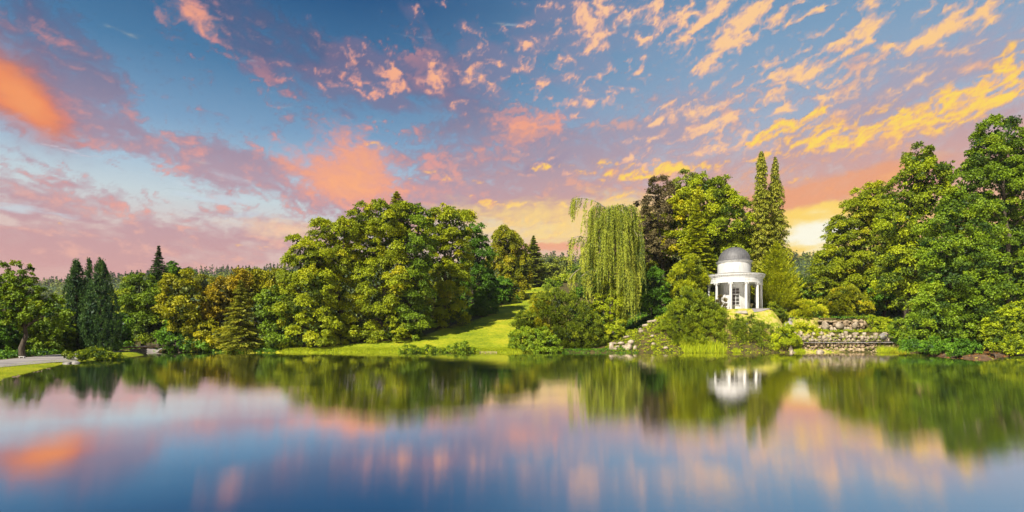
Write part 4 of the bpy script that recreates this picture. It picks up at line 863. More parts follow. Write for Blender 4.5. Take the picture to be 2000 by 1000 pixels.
# ================================================================== weeping tree
def weeping():
    Y = 97.0; rng = np.random.default_rng(5)
    x0 = (1196 - 1000) / FPX * Y; base = (x0, Y, gz(x0, Y))
    root = empty('weeping_tree', base); tag(root, 'tall weeping tree with long hanging curtains of leaves left of the temple', 'tree', WG)
    def w(x, y, dy=0.0): return np.array(px2w(x, y, Y + dy))
    trunk = np.array([np.array(base) - [0, 0, .4], w(1194, 600), w(1190, 540), w(1196, 480), w(1202, 430), w(1205, 400)])
    paths = [(trunk, [0.42, 0.36, 0.32, 0.27, 0.2, 0.1])]
    # arching boughs: (points in the frame, depth offset at the tip), curtain length in pixels
    boughs = [([(1200, 430), (1175, 398), (1150, 388), (1128, 386), (1117, 394)], 0.0, 42, 1.0), ([(1198, 425), (1180, 402), (1165, 402), (1150, 412)], -1.5, 120, 1.2),
              ([(1200, 420), (1205, 402), (1215, 398), (1226, 404)], -1, 130, 1.3), ([(1202, 425), (1218, 405), (1232, 400), (1241, 412)], 0.5, 150, 1.4),
              ([(1198, 440), (1190, 420), (1180, 415), (1168, 425)], -2.5, 140, 1.4), ([(1200, 430), (1200, 410), (1196, 402), (1190, 408)], -2.5, 150, 1.5), ([(1202, 430), (1210, 415), (1214, 410), (1218, 416)], -2.8, 160, 1.4),
              ([(1195, 500), (1165, 470), (1135, 461), (1118, 464), (1109, 474)], -0.5, 62, 1.2), ([(1194, 505), (1170, 480), (1150, 474), (1138, 482)], -2.0, 110, 1.2), ([(1194, 480), (1175, 455), (1158, 450), (1148, 462)], -1.0, 110, 1.2),
              ([(1192, 560), (1160, 522), (1140, 520), (1122, 532), (1112, 545)], -2.0, 50, 1.0), ([(1192, 560), (1168, 530), (1150, 528), (1135, 540)], -3.0, 60, 1.1),
              ([(1200, 480), (1220, 450), (1236, 446), (1246, 462)], -1.0, 120, 1.3), ([(1200, 500), (1215, 470), (1226, 466), (1234, 480)], -2.6, 150, 1.3), ([(1198, 520), (1225, 490), (1240, 492), (1250, 510)], -1.5, 110, 1.2),
              ([(1198, 540), (1220, 520), (1235, 520), (1245, 540)], -2.4, 92, 1.4), ([(1198, 540), (1212, 515), (1224, 516), (1232, 535)], -3.2, 105, 1.4), ([(1196, 520), (1185, 500), (1176, 500), (1168, 512)], -3.0, 90, 1.3), ([(1196, 470), (1190, 450), (1184, 450), (1178, 460)], -3.2, 120, 1.5), ([(1198, 470), (1206, 450), (1212, 450), (1220, 462)], -3.4, 130, 1.5),
              ([(1200, 430), (1210, 410), (1220, 408), (1228, 416)], 2.5, 170, 1.2), ([(1198, 440), (1180, 420), (1165, 424), (1152, 440)], 2.5, 130, 1.2)]
    lv = Leaves(rng)
    for pts, dd, ln, dens in boughs:
        k = len(pts); P = np.array([w(x, y, dd * (i / (k - 1)) ** 0.7) for i, (x, y) in enumerate(pts)])
        u = np.linspace(0, k - 1, 14); Q = np.stack([np.interp(u, np.arange(k), P[:, j]) for j in range(3)], -1)
        Q[1:-1] = (Q[:-2] + Q[1:-1] * 2 + Q[2:]) / 4
        paths.append((Q, np.linspace(0.13, 0.03, 14)))
        lk = 0.82 if 1142 < pts[-1][0] < 1215 else 1.0
        for i in range(int((13 if pts[-1][0] < 1142 else 9.5) * dens)):                 # tassels of strands, each with its own length and tone
            t = rng.uniform(0.02, 1.0) ** 0.8 * 13; i0 = min(int(t), 12); g0 = Q[i0] + (Q[i0 + 1] - Q[i0]) * (t - i0)
            g0 = g0 + rng.normal(size=3) * np.array([0.28, 0.45, 0.10])
            LG = lk * ln * Y / FPX * rng.choice([0.3, 0.45, 0.6, 0.8, 1.0, 1.1]) * rng.uniform(0.85, 1.1); tone = rng.normal(0.46, 0.24)
            for j in range(6):
                s0 = g0 + rng.normal(size=3) * np.array([0.19, 0.22, 0.08])
                L = min(LG * rng.uniform(0.6, 1.05), s0[2] - gz(s0[0], s0[1]) - 0.5)
                if L < 0.4: continue
                m = int(L * 12 * QL); z = rng.random(m) * L
                drift = rng.normal(0, 0.06, 2); out = np.array([s0[0] - x0, s0[1] - Y]); out = out / (np.linalg.norm(out) + .1) * 0.45 * (1 - np.exp(-z / 0.9))[:, None]
                sw = 0.03 + 0.07 * np.sin(np.clip(z / L, 0, 1) * math.pi)
                PP = np.stack([s0[0] + drift[0] * z + out[:, 0] + rng.normal(0, 1, m) * sw, s0[1] + drift[1] * z + out[:, 1] + rng.normal(0, 1, m) * sw, s0[2] - z], -1)
                T = np.array([0, 0, -1.0]) + rng.normal(size=(m, 3)) * 0.35; N = rsph(rng, m) * 0.8 + np.array([0, -0.5, 0.4])
                lv.add(PP, T, N, 0.27, 0.11, np.clip(tone, 0.1, 0.95) + rng.normal(0, 0.13, m))
    V, F = tubes(paths, 6)
    child('trunk', np_mesh('trunk', V, F, 4, BARK_PALE, True), root)
    child('crown', lv.mesh('crown', FOL['willow']), root)
weeping()

# ================================================================== small mesh helpers
def bm_mesh(name, bm, mat, smooth=False):
    me = bpy.data.meshes.new(name); bmesh.ops.recalc_face_normals(bm, faces=bm.faces); bm.to_mesh(me); bm.free()
    if smooth:
        me.polygons.foreach_set('use_smooth', np.ones(len(me.polygons), dtype=bool))
    me.materials.append(mat); return me

def add_box(bm, cx, cy, cz, sx, sy, sz, rot=0.0, bevel=0.0, M=None):
    g0 = bmesh.ops.create_cube(bm, size=1.0); vs = g0['verts']
    c, s = math.cos(rot), math.sin(rot)
    for v in vs:
        x, y, z = v.co.x * sx, v.co.y * sy, v.co.z * sz
        v.co = (cx + x * c - y * s, cy + x * s + y * c, cz + z)
    if bevel:
        es = list({e for v in vs for e in v.link_edges}); bmesh.ops.bevel(bm, geom=es, offset=bevel, segments=2, affect='EDGES', profile=0.6)

def lathe(bm, prof, c=(0, 0, 0), n=48, a0=0.0, a1=2 * math.pi, caps=True):
    full = abs(a1 - a0 - 2 * math.pi) < 1e-6; k = n if full else n + 1; rings = []
    for r, z in prof:
        rings.append([bm.verts.new((c[0] + r * math.sin(a0 + (a1 - a0) * i / n), c[1] - r * math.cos(a0 + (a1 - a0) * i / n), c[2] + z)) for i in range(k)])
    for a, b in zip(rings[:-1], rings[1:]):
        for i in range(n):
            j = (i + 1) % k
            bm.faces.new((a[i], a[j], b[j], b[i]))
    if caps:
        for R, fl in ((rings[0], True), (rings[-1], False)):
            if len(R) > 2: bm.faces.new(R[::-1] if fl else R)

# ================================================================== temple
def temple():
    Y0 = 100.0; X0 = (1434 - 1000) / FPX * Y0; zb = 7.28
    WHITE = surf('white_render', (0.36, 0.35, 0.32), (0.50, 0.50, 0.49), 1.1, 0.75, 0.12, 8, c3=(0.53, 0.53, 0.525), stretch=(1.6, 1.6, 0.45))
    STONE = surf('sandstone_step', (0.24, 0.21, 0.17), (0.40, 0.36, 0.29), 2.5, 0.85, 0.3)
    LEAD, q, b, o = new_mat('lead_roof')
    P = q.n('ShaderNodeNewGeometry').outputs['Position']; n = q.noise(q.v('MULTIPLY', P, (2.2, 2.2, 0.7)), 1.6, 6, 0.65)
    q.put(b.inputs['Base Color'], q.ramp(n, [(0.3, (0.070, 0.068, 0.072)), (0.55, (0.105, 0.102, 0.105)), (0.75, (0.16, 0.15, 0.14))])); b.inputs['Roughness'].default_value = 0.62; b.inputs['Metallic'].default_value = 0.15
    GLASS, q, b, o = new_mat('window_glass'); b.inputs['Base Color'].default_value = (0.03, 0.035, 0.03, 1); b.inputs['Roughness'].default_value = 0.06; b.inputs['Specular IOR Level'].default_value = 0.8
    root = empty('temple', (X0, Y0, zb)); root.rotation_euler = (0, 0, -0.375); tag(root, 'round white temple with columns and a grey dome on the mound', 'temple')
    c = (0, 0, 0)
    def part(name, bm, mat, smooth=False, par=root):
        o = link(bpy.data.objects.new(name, bm_mesh(name, bm, mat, smooth))); o.parent = par; return o
    def auto(o, deg=35):
        try:
            me = o.data; me.polygons.foreach_set('use_smooth', np.ones(len(me.polygons), dtype=bool)); me.set_sharp_from_angle(angle=math.radians(deg))
        except Exception: pass
        return o
    bm = bmesh.new(); lathe(bm, [(5.15, -0.75), (5.15, -0.30), (4.95, -0.29), (4.95, -0.13), (4.75, -0.12), (4.75, 0.0)], n=64); auto(part('steps', bm, STONE))
    bm = bmesh.new(); add_box(bm, 0.9, -5.25, -0.42, 2.0, 0.7, 0.3); add_box(bm, 0.9, -5.55, -0.6, 2.3, 0.7, 0.3); part('front_step', bm, STONE)
    Hc = 4.72
    # inner round room with an arched recess towards the right
    bm = bmesh.new(); lathe(bm, [(2.60, 0.003), (2.72, 0.004), (2.72, 0.25), (2.63, 0.28), (2.63, Hc + 0.02)], n=72, caps=False); auto(part('inner_wall', bm, WHITE))
    for a in (-0.62, 0.80):
        bm = bmesh.new(); w = 0.16
        add_box(bm, 2.69 * math.sin(a), -2.69 * math.cos(a), Hc / 2 + 0.14, 0.42, 0.16, Hc - 0.28, rot=a); part('pilaster', bm, WHITE)
    # window, set in the front of the room
    a = 0.09
    def local(r, u, z): return (r * math.sin(a) + u * math.cos(a), -r * math.cos(a) + u * math.sin(a), z)
    bm = bmesh.new()
    for u, z, su, sz in ((-0.58, 2.33, 0.07, 2.95), (0.58, 2.33, 0.07, 2.95), (0, 3.80, 1.23, 0.08), (0, 0.86, 1.30, 0.10), (0, 2.33, 0.07, 2.86), (0, 2.72, 1.09, 0.16), (0, 1.46, 1.09, 0.06), (0, 2.07, 1.09, 0.06), (0, 3.28, 1.09, 0.06)):
        p = local(2.70, u, z); add_box(bm, p[0], p[1], p[2], su, 0.09 + 0.002 * abs(z), sz, rot=a)
    wf = part('window', bm, WHITE)
    bm = bmesh.new(); p = local(2.655, 0, 2.33); add_box(bm, *p, 1.12, 0.05, 2.9, rot=a); part('pane', bm, GLASS, par=wf)
    # columns
    R = 4.38
    for k in range(11):
        a = math.radians(-7.4 + 32.727 * k); cx, cy = R * math.sin(a), -R * math.cos(a)
        bm = bmesh.new(); lathe(bm, [(0.30, 0.0), (0.30, 0.07), (0.27, 0.10), (0.29, 0.15), (0.25, 0.20), (0.245, 0.9), (0.235, 2.2), (0.205, 4.30), (0.21, 4.33), (0.235, 4.35), (0.205, 4.38), (0.21, 4.42)], c=(cx, cy, 0.001), n=20)
        add_box(bm, cx, cy, 0.035, 0.66, 0.66, 0.068, rot=a)
        col_ = auto(part('column', bm, WHITE))
        bm = bmesh.new()
        add_box(bm, cx, cy, 4.63, 0.62, 0.60, 0.09, rot=a, bevel=0.012)
        lathe(bm, [(0.21, 4.42), (0.27, 4.50), (0.24, 4.586)], c=(cx, cy, 0), n=16)
        for su in (-1, 1):                        # volutes
            for sv in (-1, 1):
                vx, vy = cx + su * 0.27 * math.cos(a) - sv * -0.22 * math.sin(a), cy + su * 0.27 * math.sin(a) + sv * -0.22 * math.cos(a)
                M = __import__('mathutils').Matrix.Translation((vx, vy, 4.50)) @ __import__('mathutils').Matrix.Rotation(a, 4, 'Z') @ __import__('mathutils').Matrix.Rotation(math.pi / 2, 4, 'X')
                bmesh.ops.create_cone(bm, cap_ends=True, segments=12, radius1=0.10, radius2=0.10, depth=0.13, matrix=M)
        cap = auto(part('capital', bm, WHITE, par=col_))
    # entablature
    z = Hc
    bm = bmesh.new(); lathe(bm, [(2.50, z), (4.12, z), (4.12, z - 0.04), (4.64, z - 0.04), (4.64, z + 0.33), (4.67, z + 0.34), (4.67, z + 0.66), (4.72, z + 0.68), (4.74, z + 0.98), (4.60, z + 1.0)], n=96, caps=False); auto(part('frieze', bm, WHITE))
    bm = bmesh.new(); nd = 184; R4 = []
    for k in range(nd):                          # one toothed ring
        ro = 4.90 if k % 2 == 0 else 4.77
        for e in (0.08, 0.92):
            a = 2 * math.pi * (k + e) / nd; R4.append([bm.verts.new((r * math.sin(a), -r * math.cos(a), zz)) for r, zz in ((4.746, z + 1.0), (ro, z + 1.0), (ro, z + 1.2), (4.746, z + 1.2))])
    for i in range(len(R4)):
        A_, B_ = R4[i], R4[(i + 1) % len(R4)]
        for j in range(3): bm.faces.new((A_[j], A_[j + 1], B_[j + 1], B_[j]))
    part('dentils', bm, WHITE)
    bm = bmesh.new(); lathe(bm, [(4.6, z + 0.985), (4.745, z + 0.985), (4.745, z + 1.205), (5.00, z + 1.21), (5.02, z + 1.36), (5.10, z + 1.44), (5.08, z + 1.47), (4.9, z + 1.48)], n=96, caps=False); auto(part('cornice', bm, WHITE))
    bm = bmesh.new(); lathe(bm, [(5.07, z + 1.474), (5.07, z + 1.51), (2.7, z + 1.86)], n=96, caps=False); auto(part('lower_roof', bm, LEAD))
    zd = z + 1.70
    bm = bmesh.new(); lathe(bm, [(2.84, zd), (2.84, zd + 0.22), (2.80, zd + 0.25), (2.80, zd + 1.86), (2.86, zd + 1.90), (2.86, zd + 2.0), (3.0, zd + 2.10), (3.06, zd + 2.22), (2.95, zd + 2.25)], n=80, caps=False); auto(part('drum', bm, WHITE))
    zt = zd + 2.24
    prof = [(3.03, zt), (3.03, zt + 0.05), (2.66, zt + 0.22), (2.60, zt + 0.30)]
    for k in range(1, 15):
        t = k / 14 * math.pi / 2; prof.append((2.58 * math.cos(t) + (0.012 if k < 14 else 0.0), zt + 0.30 + 2.28 * math.sin(t)))
    dm = bmesh.new(); lathe(dm, prof, n=72, caps=False); dome = auto(part('dome', dm, LEAD))
    bm = bmesh.new()
    for k in range(24):                          # standing seams
        a = 2 * math.pi * k / 24; pr = None
        for i in range(13):
            t = i / 13 * math.pi / 2; r = 2.605 * math.cos(t); zz = zt + 0.30 + 2.30 * math.sin(t)
            quad = [bm.verts.new(((r + dr) * math.sin(a) + u * math.cos(a), -(r + dr) * math.cos(a) + u * math.sin(a), zz + dr * 0.5)) for dr, u in ((0, -0.02), (0.03, -0.02), (0.03, 0.02), (0, 0.02))]
            if pr:
                for j in range(3): bm.faces.new((pr[j], pr[j + 1], quad[j + 1], quad[j]))
            pr = quad
    part('seams', bm, LEAD, par=dome)
    bm = bmesh.new(); lathe(bm, [(0.16, zt + 2.56), (0.20, zt + 2.62), (0.09, zt + 2.68), (0.01, zt + 2.80)], n=16); part('finial', bm, LEAD, True, par=dome)
temple()

# ================================================================== stones
ROCK = surf('pale_rock', (0.12, 0.09, 0.06), (0.27, 0.22, 0.155), 1.7, 0.85, 0.9, c3=(0.42, 0.35, 0.26), bscale=9)
TUFA = surf('cascade_rock', (0.07, 0.045, 0.025), (0.23, 0.17, 0.10), 1.3, 0.85, 1.0, c3=(0.44, 0.34, 0.21), bscale=8)
GREYROCK = surf('grey_rock', (0.09, 0.08, 0.075), (0.18, 0.165, 0.15), 1.6, 0.85, 0.8, c3=(0.30, 0.28, 0.26), bscale=9)

_ico = None
def stone_verts(rng, c, s, rough=0.22, rot=None):
    """one angular stone: a lumpy icosphere flattened by random planes"""
    global _ico
    if _ico is None:
        bm = bmesh.new(); bmesh.ops.create_icosphere(bm, subdivisions=2, radius=1.0)
        _ico = (np.array([v.co[:] for v in bm.verts]), np.array([[v.index for v in f.verts] for f in bm.faces])); bm.free()
    V = _ico[0].copy()
    for k in range(7):
        n = unit(rng.normal(size=3)); d = rng.uniform(0.55, 0.85); h = V @ n
        V -= np.where(h > d, h - d, 0)[:, None] * n
    V *= 1 + rng.normal(0, rough * 0.25, (len(V), 1))
    V = V / np.abs(V).max(0)
    V = V * np.asarray(s)
    a = rng.uniform(0, 6.28) if rot is None else rot; R = np.array([[math.cos(a), -math.sin(a), 0], [math.sin(a), math.cos(a), 0], [0, 0, 1]])
    return V @ R.T + np.asarray(c), _ico[1]

def stones_mesh(name, lst, mat):
    VV, FF, off = [], [], 0
    for V, F in lst: VV.append(V); FF.append(F + off); off += len(V)
    return np_mesh(name, np.concatenate(VV), np.concatenate(FF), 3, mat, False)

def boulder(label, x, y, wpx, hpx, Y, seed, mat=ROCK, group=None, cat='boulder', sink=0.25, name='boulder', tall=1.0):
    rng = np.random.default_rng(seed); s = Y / FPX
    X = (x - 1000) * s; g = gz(X, Y); h = hpx * s
    zc = max(g, px2w(x, y, Y)[2] - h * 0.5) if tall > 1 else g + h * (0.5 - sink)
    V, F = stone_verts(rng, (0, 0, 0), (wpx * s / 2, wpx * s / 2 * 0.8, h / 2), rot=rng.uniform(-0.3, 0.3))
    o = link(bpy.data.objects.new(name, stones_mesh(name, [(V, F)], mat))); o.location = (X, Y, zc)
    tag(o, label, cat, group)
    return o

# ---- cascade: three tiers of rough blocks
def cascade():
    rng = np.random.default_rng(12)
    Xc = (1655 - 1000) / FPX * 94
    root = empty('rock_cascade', (Xc, 94.0, 0.0)); tag(root, 'rough stone cascade wall in tiers at the water right of the temple', 'stone wall')
    def tier(name, x0, x1, z0, z1, Yf, big, mat, dark=0.0, jag=0.35, depth=0.55):
        lst = []; z = z0; row = 0
        while z < z1 - 0.1:
            h = rng.uniform(0.7, 1.15) * big; x = x0 + rng.uniform(-0.5, 0.3)
            while x < x1:
                w = rng.uniform(0.5, 1.7) * big; hh = h * rng.uniform(0.75, 1.6)
                if z + hh < z1 + jag * rng.random() * 1.4:
                    lst.append(stone_verts(rng, (x + w / 2, Yf + rng.uniform(-0.12, 0.22) + (z - z0) * 0.10, z + hh / 2 + rng.uniform(-.12, .12)), (w * 0.54, depth * rng.uniform(0.7, 1.1), hh * 0.56), rot=rng.uniform(-0.4, 0.4)))
                x += w
            z += h * 0.92; row += 1
        child(name, stones_mesh(name, lst, mat), root)
    L, Rr = (1556 - 1000) / FPX * 93, (1752 - 1000) / FPX * 93
    tier('lower_wall', L, Rr, -0.3, 1.62, 93.0, 0.44, TUFA)
    tier('middle_wall', L - 0.2, Rr + 0.4, 1.75, 3.05, 94.0, 0.62, ROCK, jag=0.5)
    tier('upper_wall', (1604 - 1000) / FPX * 97.6, (1690 - 1000) / FPX * 97.6, 3.1, 5.2, 97.6, 0.50, TUFA)
    bm = bmesh.new()
    for k in range(9):
        w = (Rr - L - 1.2) / 9; add_box(bm, L + 0.9 + w * (k + 0.5), 93.25, 1.70, w * 0.985, 1.6 + 0.1 * (k % 2), 0.09 + 0.02 * (k % 3), rot=0.01 * ((k * 7) % 5 - 2), bevel=0.02)
    child('ledge', bm_mesh('ledge', bm, GREYROCK), root)
    lst = [stone_verts(rng, (x, 97.7 + rng.uniform(-.3, .5), 5.25 + rng.uniform(-.1, .12)), (rng.uniform(.3, .6), 0.5, rng.uniform(.16, .3))) for x in np.linspace(53.6, 60.6, 13)]
    child('coping', stones_mesh('coping', lst, TUFA), root)
    lst = [stone_verts(rng, (x, 97.4, 3.7 + rng.uniform(-.2, .2)), (rng.uniform(.3, .55), 0.5, rng.uniform(.5, .9))) for x in np.linspace(54.5, 59.5, 8)]
    child('rock_pile', stones_mesh('rock_pile', lst, ROCK), root)
cascade()
for i, (x, y, w, h, Yb, lab) in enumerate([(1612, 627, 15, 22, 97.0, 'tall upright rock at the left end of the upper cascade wall'), (1640, 628, 18, 16, 97.0, 'broad rock crowning the middle of the upper cascade wall'),
                                       (1670, 626, 12, 18, 97.0, 'narrow upright rock at the right end of the upper cascade wall'), (1602, 682, 16, 12, 91.6, 'pale rock standing in the water before the lower cascade wall'),
                                       (1725, 650, 16, 16, 93.6, 'grey pointed rock on top of the right end of the cascade wall'), (1545, 674, 9, 24, 91.2, 'slim pale standing stone at the water left of the cascade'),
                                       (1553, 684, 9, 9, 91.2, 'small pale stone beside the slim standing stone'), (1650, 600, 0, 0, 0, '')]):
    if w: boulder(lab, x, y, w, h, Yb, 200 + i, ROCK if i < 4 or i > 4 else GREYROCK, 'rocks of the cascade', tall=2, cat='rock', name='rock')
# ---- loose boulders on the bank under the weeping tree
BK = 'boulders under the weeping tree'
bl = [(1226, 679, 15, 14, 90.4, 'large smooth pinkish boulder at the waterline under the weeping tree'), (1194, 677, 9, 18, 90.2, 'leaning slab at the left end of the boulders by the water'),
      (1240, 682, 8, 12, 90.3, 'narrow tilted slab right of the smooth pinkish boulder'), (1214, 663, 16, 7, 92.5, 'flat ledge stone in the second row above the water'),
      (1198, 657, 20, 5, 93.3, 'long thin ledge stone at the top left of the boulders'), (1232, 664, 13, 9, 92.4, 'rounded pale stone in the middle of the boulder bank'),
      (1224, 653, 12, 6, 94.0, 'small ledge stone below the hanging willow tips'), (1252, 650, 10, 7, 94.4, 'pale stone amid yellow weeds right of the hanging tips'),
      (1262, 641, 14, 7, 95.4, 'broad slab high on the boulder bank'), (1272, 634, 15, 8, 96.2, 'topmost broad slab of the boulder bank'), (1278, 642, 12, 6, 95.3, 'slab just beneath the topmost one'),
      (1274, 660, 7, 5, 92.6, 'small white stone in the weeds left of the huge yew'), (1276, 672, 7, 6, 91.2, 'low white stone in the weeds nearer the water'), (1300, 683, 10, 6, 90.3, 'stone at the waterline at the foot of the huge yew'),
      (1206, 670, 10, 7, 91.5, 'stone between the leaning slab and the rounded pale stone'), (1250, 640, 10, 6, 95.4, 'brownish stone beside the upper slabs'), (1218, 671, 8, 6, 91.3, 'little stone behind the large pinkish boulder'), (1202, 683, 7, 6, 90.0, 'little stone beside the leaning slab at the water')]
for i, (x, y, w, h, Yb, lab) in enumerate(bl): boulder(lab, x, y, w * 1.15, h * 1.2, Yb, 230 + i, ROCK, BK)
# ---- near left bank
boulder('low flat grey boulder at the tip of the path, left of its taller neighbour', 131, 704, 17, 7, 49.5, 260, GREYROCK, 'boulders at the path end', sink=0.1)
boulder('taller rounded grey boulder in front of the clipped ground ivy', 148, 701, 15, 12, 50.5, 261, GREYROCK, 'boulders at the path end', sink=0.1)
boulder('thin flat stone lying right of the taller boulder at the water', 166, 707, 22, 3, 51.5, 262, GREYROCK, 'boulders at the path end', sink=0.0)
boulder('pale stone in the grass at the bottom left corner', 3, 753, 8, 4, 25.0, 263, ROCK, 'stones in the near lawn', sink=0.2)
boulder('small pale stone at the water edge near the bottom left', 6, 759, 5, 3, 24.2, 264, ROCK, 'stones in the near lawn', sink=0.2)
for i, (x, y, w, h, lab) in enumerate([(852, 689, 9, 5, 'stone between the water bushes below the meadow, left one'), (880, 690, 8, 5, 'stone between the water bushes below the meadow, middle one'), (910, 689.5, 8, 4, 'stone between the water bushes below the meadow, right one'), (921, 680, 3, 3, 'tiny white stone above the last water bush')]):
    boulder(lab, x, y, w, h, 89.0 if i < 3 else 91.5, 270 + i, ROCK, 'stones at the meadow shore', sink=0.1)

# ================================================================== path, road, bridge
GRAVEL = surf('gravel', (0.13, 0.115, 0.11), (0.22, 0.195, 0.185), 0.35, 0.9, 0.5, 8, c3=(0.30, 0.265, 0.24), bscale=10)
def sheet(name, px, z, mat, over=None):
    pts = []
    for p in px:
        x, y = p[:2]; Yw = (CAM_H - z) * FPX / (y - HY); pts.append(((x - 1000) / FPX * Yw, Yw, z))
    bm = bmesh.new(); f = bm.faces.new([bm.verts.new(p) for p in pts]); bmesh.ops.triangulate(bm, faces=[f]); bmesh.ops.recalc_face_normals(bm, faces=bm.faces)
    me = bpy.data.meshes.new(name); bm.to_mesh(me); bm.free(); me.materials.append(mat); return me
near_e = [(-260, 740, .14), (-120, 731, .14), (0, 718, .14), (60, 711.5, .14), (100, 708, .15), (125, 705.8, .15), (142, 704.0, .17), (158, 700, .20), (185, 694.5, .28), (212, 690, .38), (245, 686.6, .46), (262, 685.5, .50)]
far_e = [(-260, 712, .14), (-120, 708.5, .14), (0, 703.2, .14), (60, 698.8, .14), (100, 696, .16), (125, 694.8, .18), (142, 693.5, .2), (158, 692, .24), (180, 689.5, .3), (205, 687.0, .4), (232, 684.6, .48), (262, 683.8, .52)]
def edge_w(l): return np.array([((x - 1000) / FPX * (CAM_H - z) * FPX / (y - HY), (CAM_H - z) * FPX / (y - HY)) for x, y, z in l])
def ribbon(name, a, b, mat, lift):
    n, K = 90, 14; u = np.linspace(0, len(a) - 1, n)
    A_, B_ = [np.stack([np.interp(u, np.arange(len(e)), e[:, j]) for j in range(2)], -1) for e in (a, b)]
    t = np.linspace(0, 1, K)[None, :, None]; Q = A_[:, None] * (1 - t) + B_[:, None] * t; Z = ground(Q[..., 0], Q[..., 1]) + lift
    i = (np.arange(n - 1)[:, None] * K + np.arange(K - 1)[None]).ravel()
    return np_mesh(name, np.concatenate([Q, Z[..., None]], -1).reshape(-1, 3), np.stack([i, i + 1, i + K + 1, i + K], -1), 4, mat, True)
tag(obj('path', ribbon('path', edge_w(near_e), edge_w(far_e), GRAVEL, 0.035)), kind='structure')
def strip_on_ground(name, line, width, mat, lift=0.05):
    P = np.array(line, float); n = 40; u = np.linspace(0, len(P) - 1, n); C = np.stack([np.interp(u, np.arange(len(P)), P[:, j]) for j in range(2)], -1)
    C[1:-1] = (C[:-2] + 2 * C[1:-1] + C[2:]) / 4
    d = unit(np.gradient(C, axis=0)); s = np.stack([-d[:, 1], d[:, 0]], -1); K = 7
    V = []; 
    for k in range(K):
        o = (k / (K - 1) - 0.5) * width; q = C + s * o; V.append(np.concatenate([q, (ground(q[:, 0], q[:, 1]) + lift)[:, None]], 1))
    V = np.stack(V, 1).reshape(-1, 3); i = (np.arange(n - 1)[:, None] * K + np.arange(K - 1)[None]).ravel()
    return np_mesh(name, V, np.stack([i, i + 1, i + K + 1, i + K], -1), 4, mat, True)
tag(obj('temple_path', strip_on_ground('temple_path', [(40.5, 94.8), (42, 95.0), (44, 95.8), (46.5, 97), (50, 99.6), (54, 101.5), (60, 104.5), (68, 108)], 0.9, GRAVEL, 0.07)), kind='structure')
tag(obj('park_road', strip_on_ground('park_road', [(60, 111), (68, 110.5), (75, 108.5), (80, 104), (83, 99)], 5.5, GRAVEL, 0.25)), kind='structure')
tag(obj('far_path', strip_on_ground('far_path', [(-60.5, 87.5), (-60.5, 96), (-58, 101), (-54, 103), (-48, 104), (-40, 106)], 2.2, GRAVEL, 0.12)), kind='structure')

def bridge():
    X, Y = (263 - 1000) / FPX * 83.5, 83.5
    root = empty('stone_bridge', (X, Y, 0.0)); tag(root, 'low stone bridge with a brown deck at the end of the lawn', 'bridge')
    rng = np.random.default_rng(3); lst = []
    p0, p1 = np.array([(254 - 1000) / FPX * 82, 82.0]), np.array([(283 - 1000) / FPX * 86.5, 86.5])
    for r in range(4):
        n = 11
        for k in range(n):
            t = (k + 0.5 + 0.3 * (r % 2)) / n; c = p0 + (p1 - p0) * t
            lst.append(stone_verts(rng, (c[0], c[1], -0.15 + r * 0.27), (0.30, 0.25, 0.165), rot=math.atan2(p1[1] - p0[1], p1[0] - p0[0]), rough=0.1))
    for r in range(5): lst.append(stone_verts(rng, (p1[0], p1[1], -0.1 + r * 0.28), (0.32, 0.32, 0.17), rot=0.2, rough=0.1))
    child('abutment', stones_mesh('abutment', lst, GREYROCK), root)
    WOODB = surf('brown_deck', (0.10, 0.05, 0.025), (0.20, 0.10, 0.05), 2.0, 0.8, 0.3)
    bm = bmesh.new(); c = (p0 + p1) / 2; a = math.atan2(p1[1] - p0[1], p1[0] - p0[0]); L = np.linalg.norm(p1 - p0)
    add_box(bm, c[0], c[1] + 0.35, 1.02, L + 1.4, 1.9, 0.16, rot=a, bevel=0.02); child('deck', bm_mesh('deck', bm, WOODB), root)
    bm = bmesh.new(); add_box(bm, c[0] + 0.1, c[1] + 0.7, 1.125, L + 1.2, 1.1, 0.05, rot=a); child('walkway', bm_mesh('walkway', bm, GRAVEL), root)
bridge()

# ================================================================== small things
def bench():
    Y = 60.4; X = (43 - 1000) * 59.0 / FPX; z = gz(X, Y - 1.4)
    root = empty('stone_bench', (X, Y - 1.4, z)); tag(root, 'pale stone bench at the foot of the big oak', 'bench')
    STONE2 = surf('bench_stone', (0.42, 0.40, 0.38), (0.6, 0.58, 0.55), 3.0, 0.8, 0.2)
    bm = bmesh.new(); add_box(bm, X, Y - 1.4, z + 0.20, 0.62, 0.20, 0.05, bevel=0.01); child('seat', bm_mesh('seat', bm, STONE2), root)
    for sx in (-0.22, 0.22):
        bm = bmesh.new(); add_box(bm, X + sx, Y - 1.4, z + 0.09, 0.07, 0.16, 0.18, bevel=0.008); child('leg', bm_mesh('leg', bm, STONE2), root)
bench()
def table():
    Y = 67.0; X = (89 - 1000) / FPX * Y; z = gz(X, Y)
    root = empty('garden_table', (X, Y, z)); tag(root, 'small dark green table behind the path, under the young trees', 'table')
    GR = surf('green_paint', (0.02, 0.06, 0.05), (0.03, 0.08, 0.06), 3.0, 0.5, 0.0)
    bm = bmesh.new()
    for k in range(4): add_box(bm, X, Y + (k - 1.5) * 0.11, z + 0.42, 0.52, 0.095, 0.035, bevel=0.006)
    child('table_top', bm_mesh('table_top', bm, GR), root)
    for sx in (-0.2, 0.2):
        bm = bmesh.new(); add_box(bm, X + sx, Y, z + 0.20, 0.04, 0.3, 0.40, bevel=0.006); child('leg', bm_mesh('leg', bm, GR), root)
table()

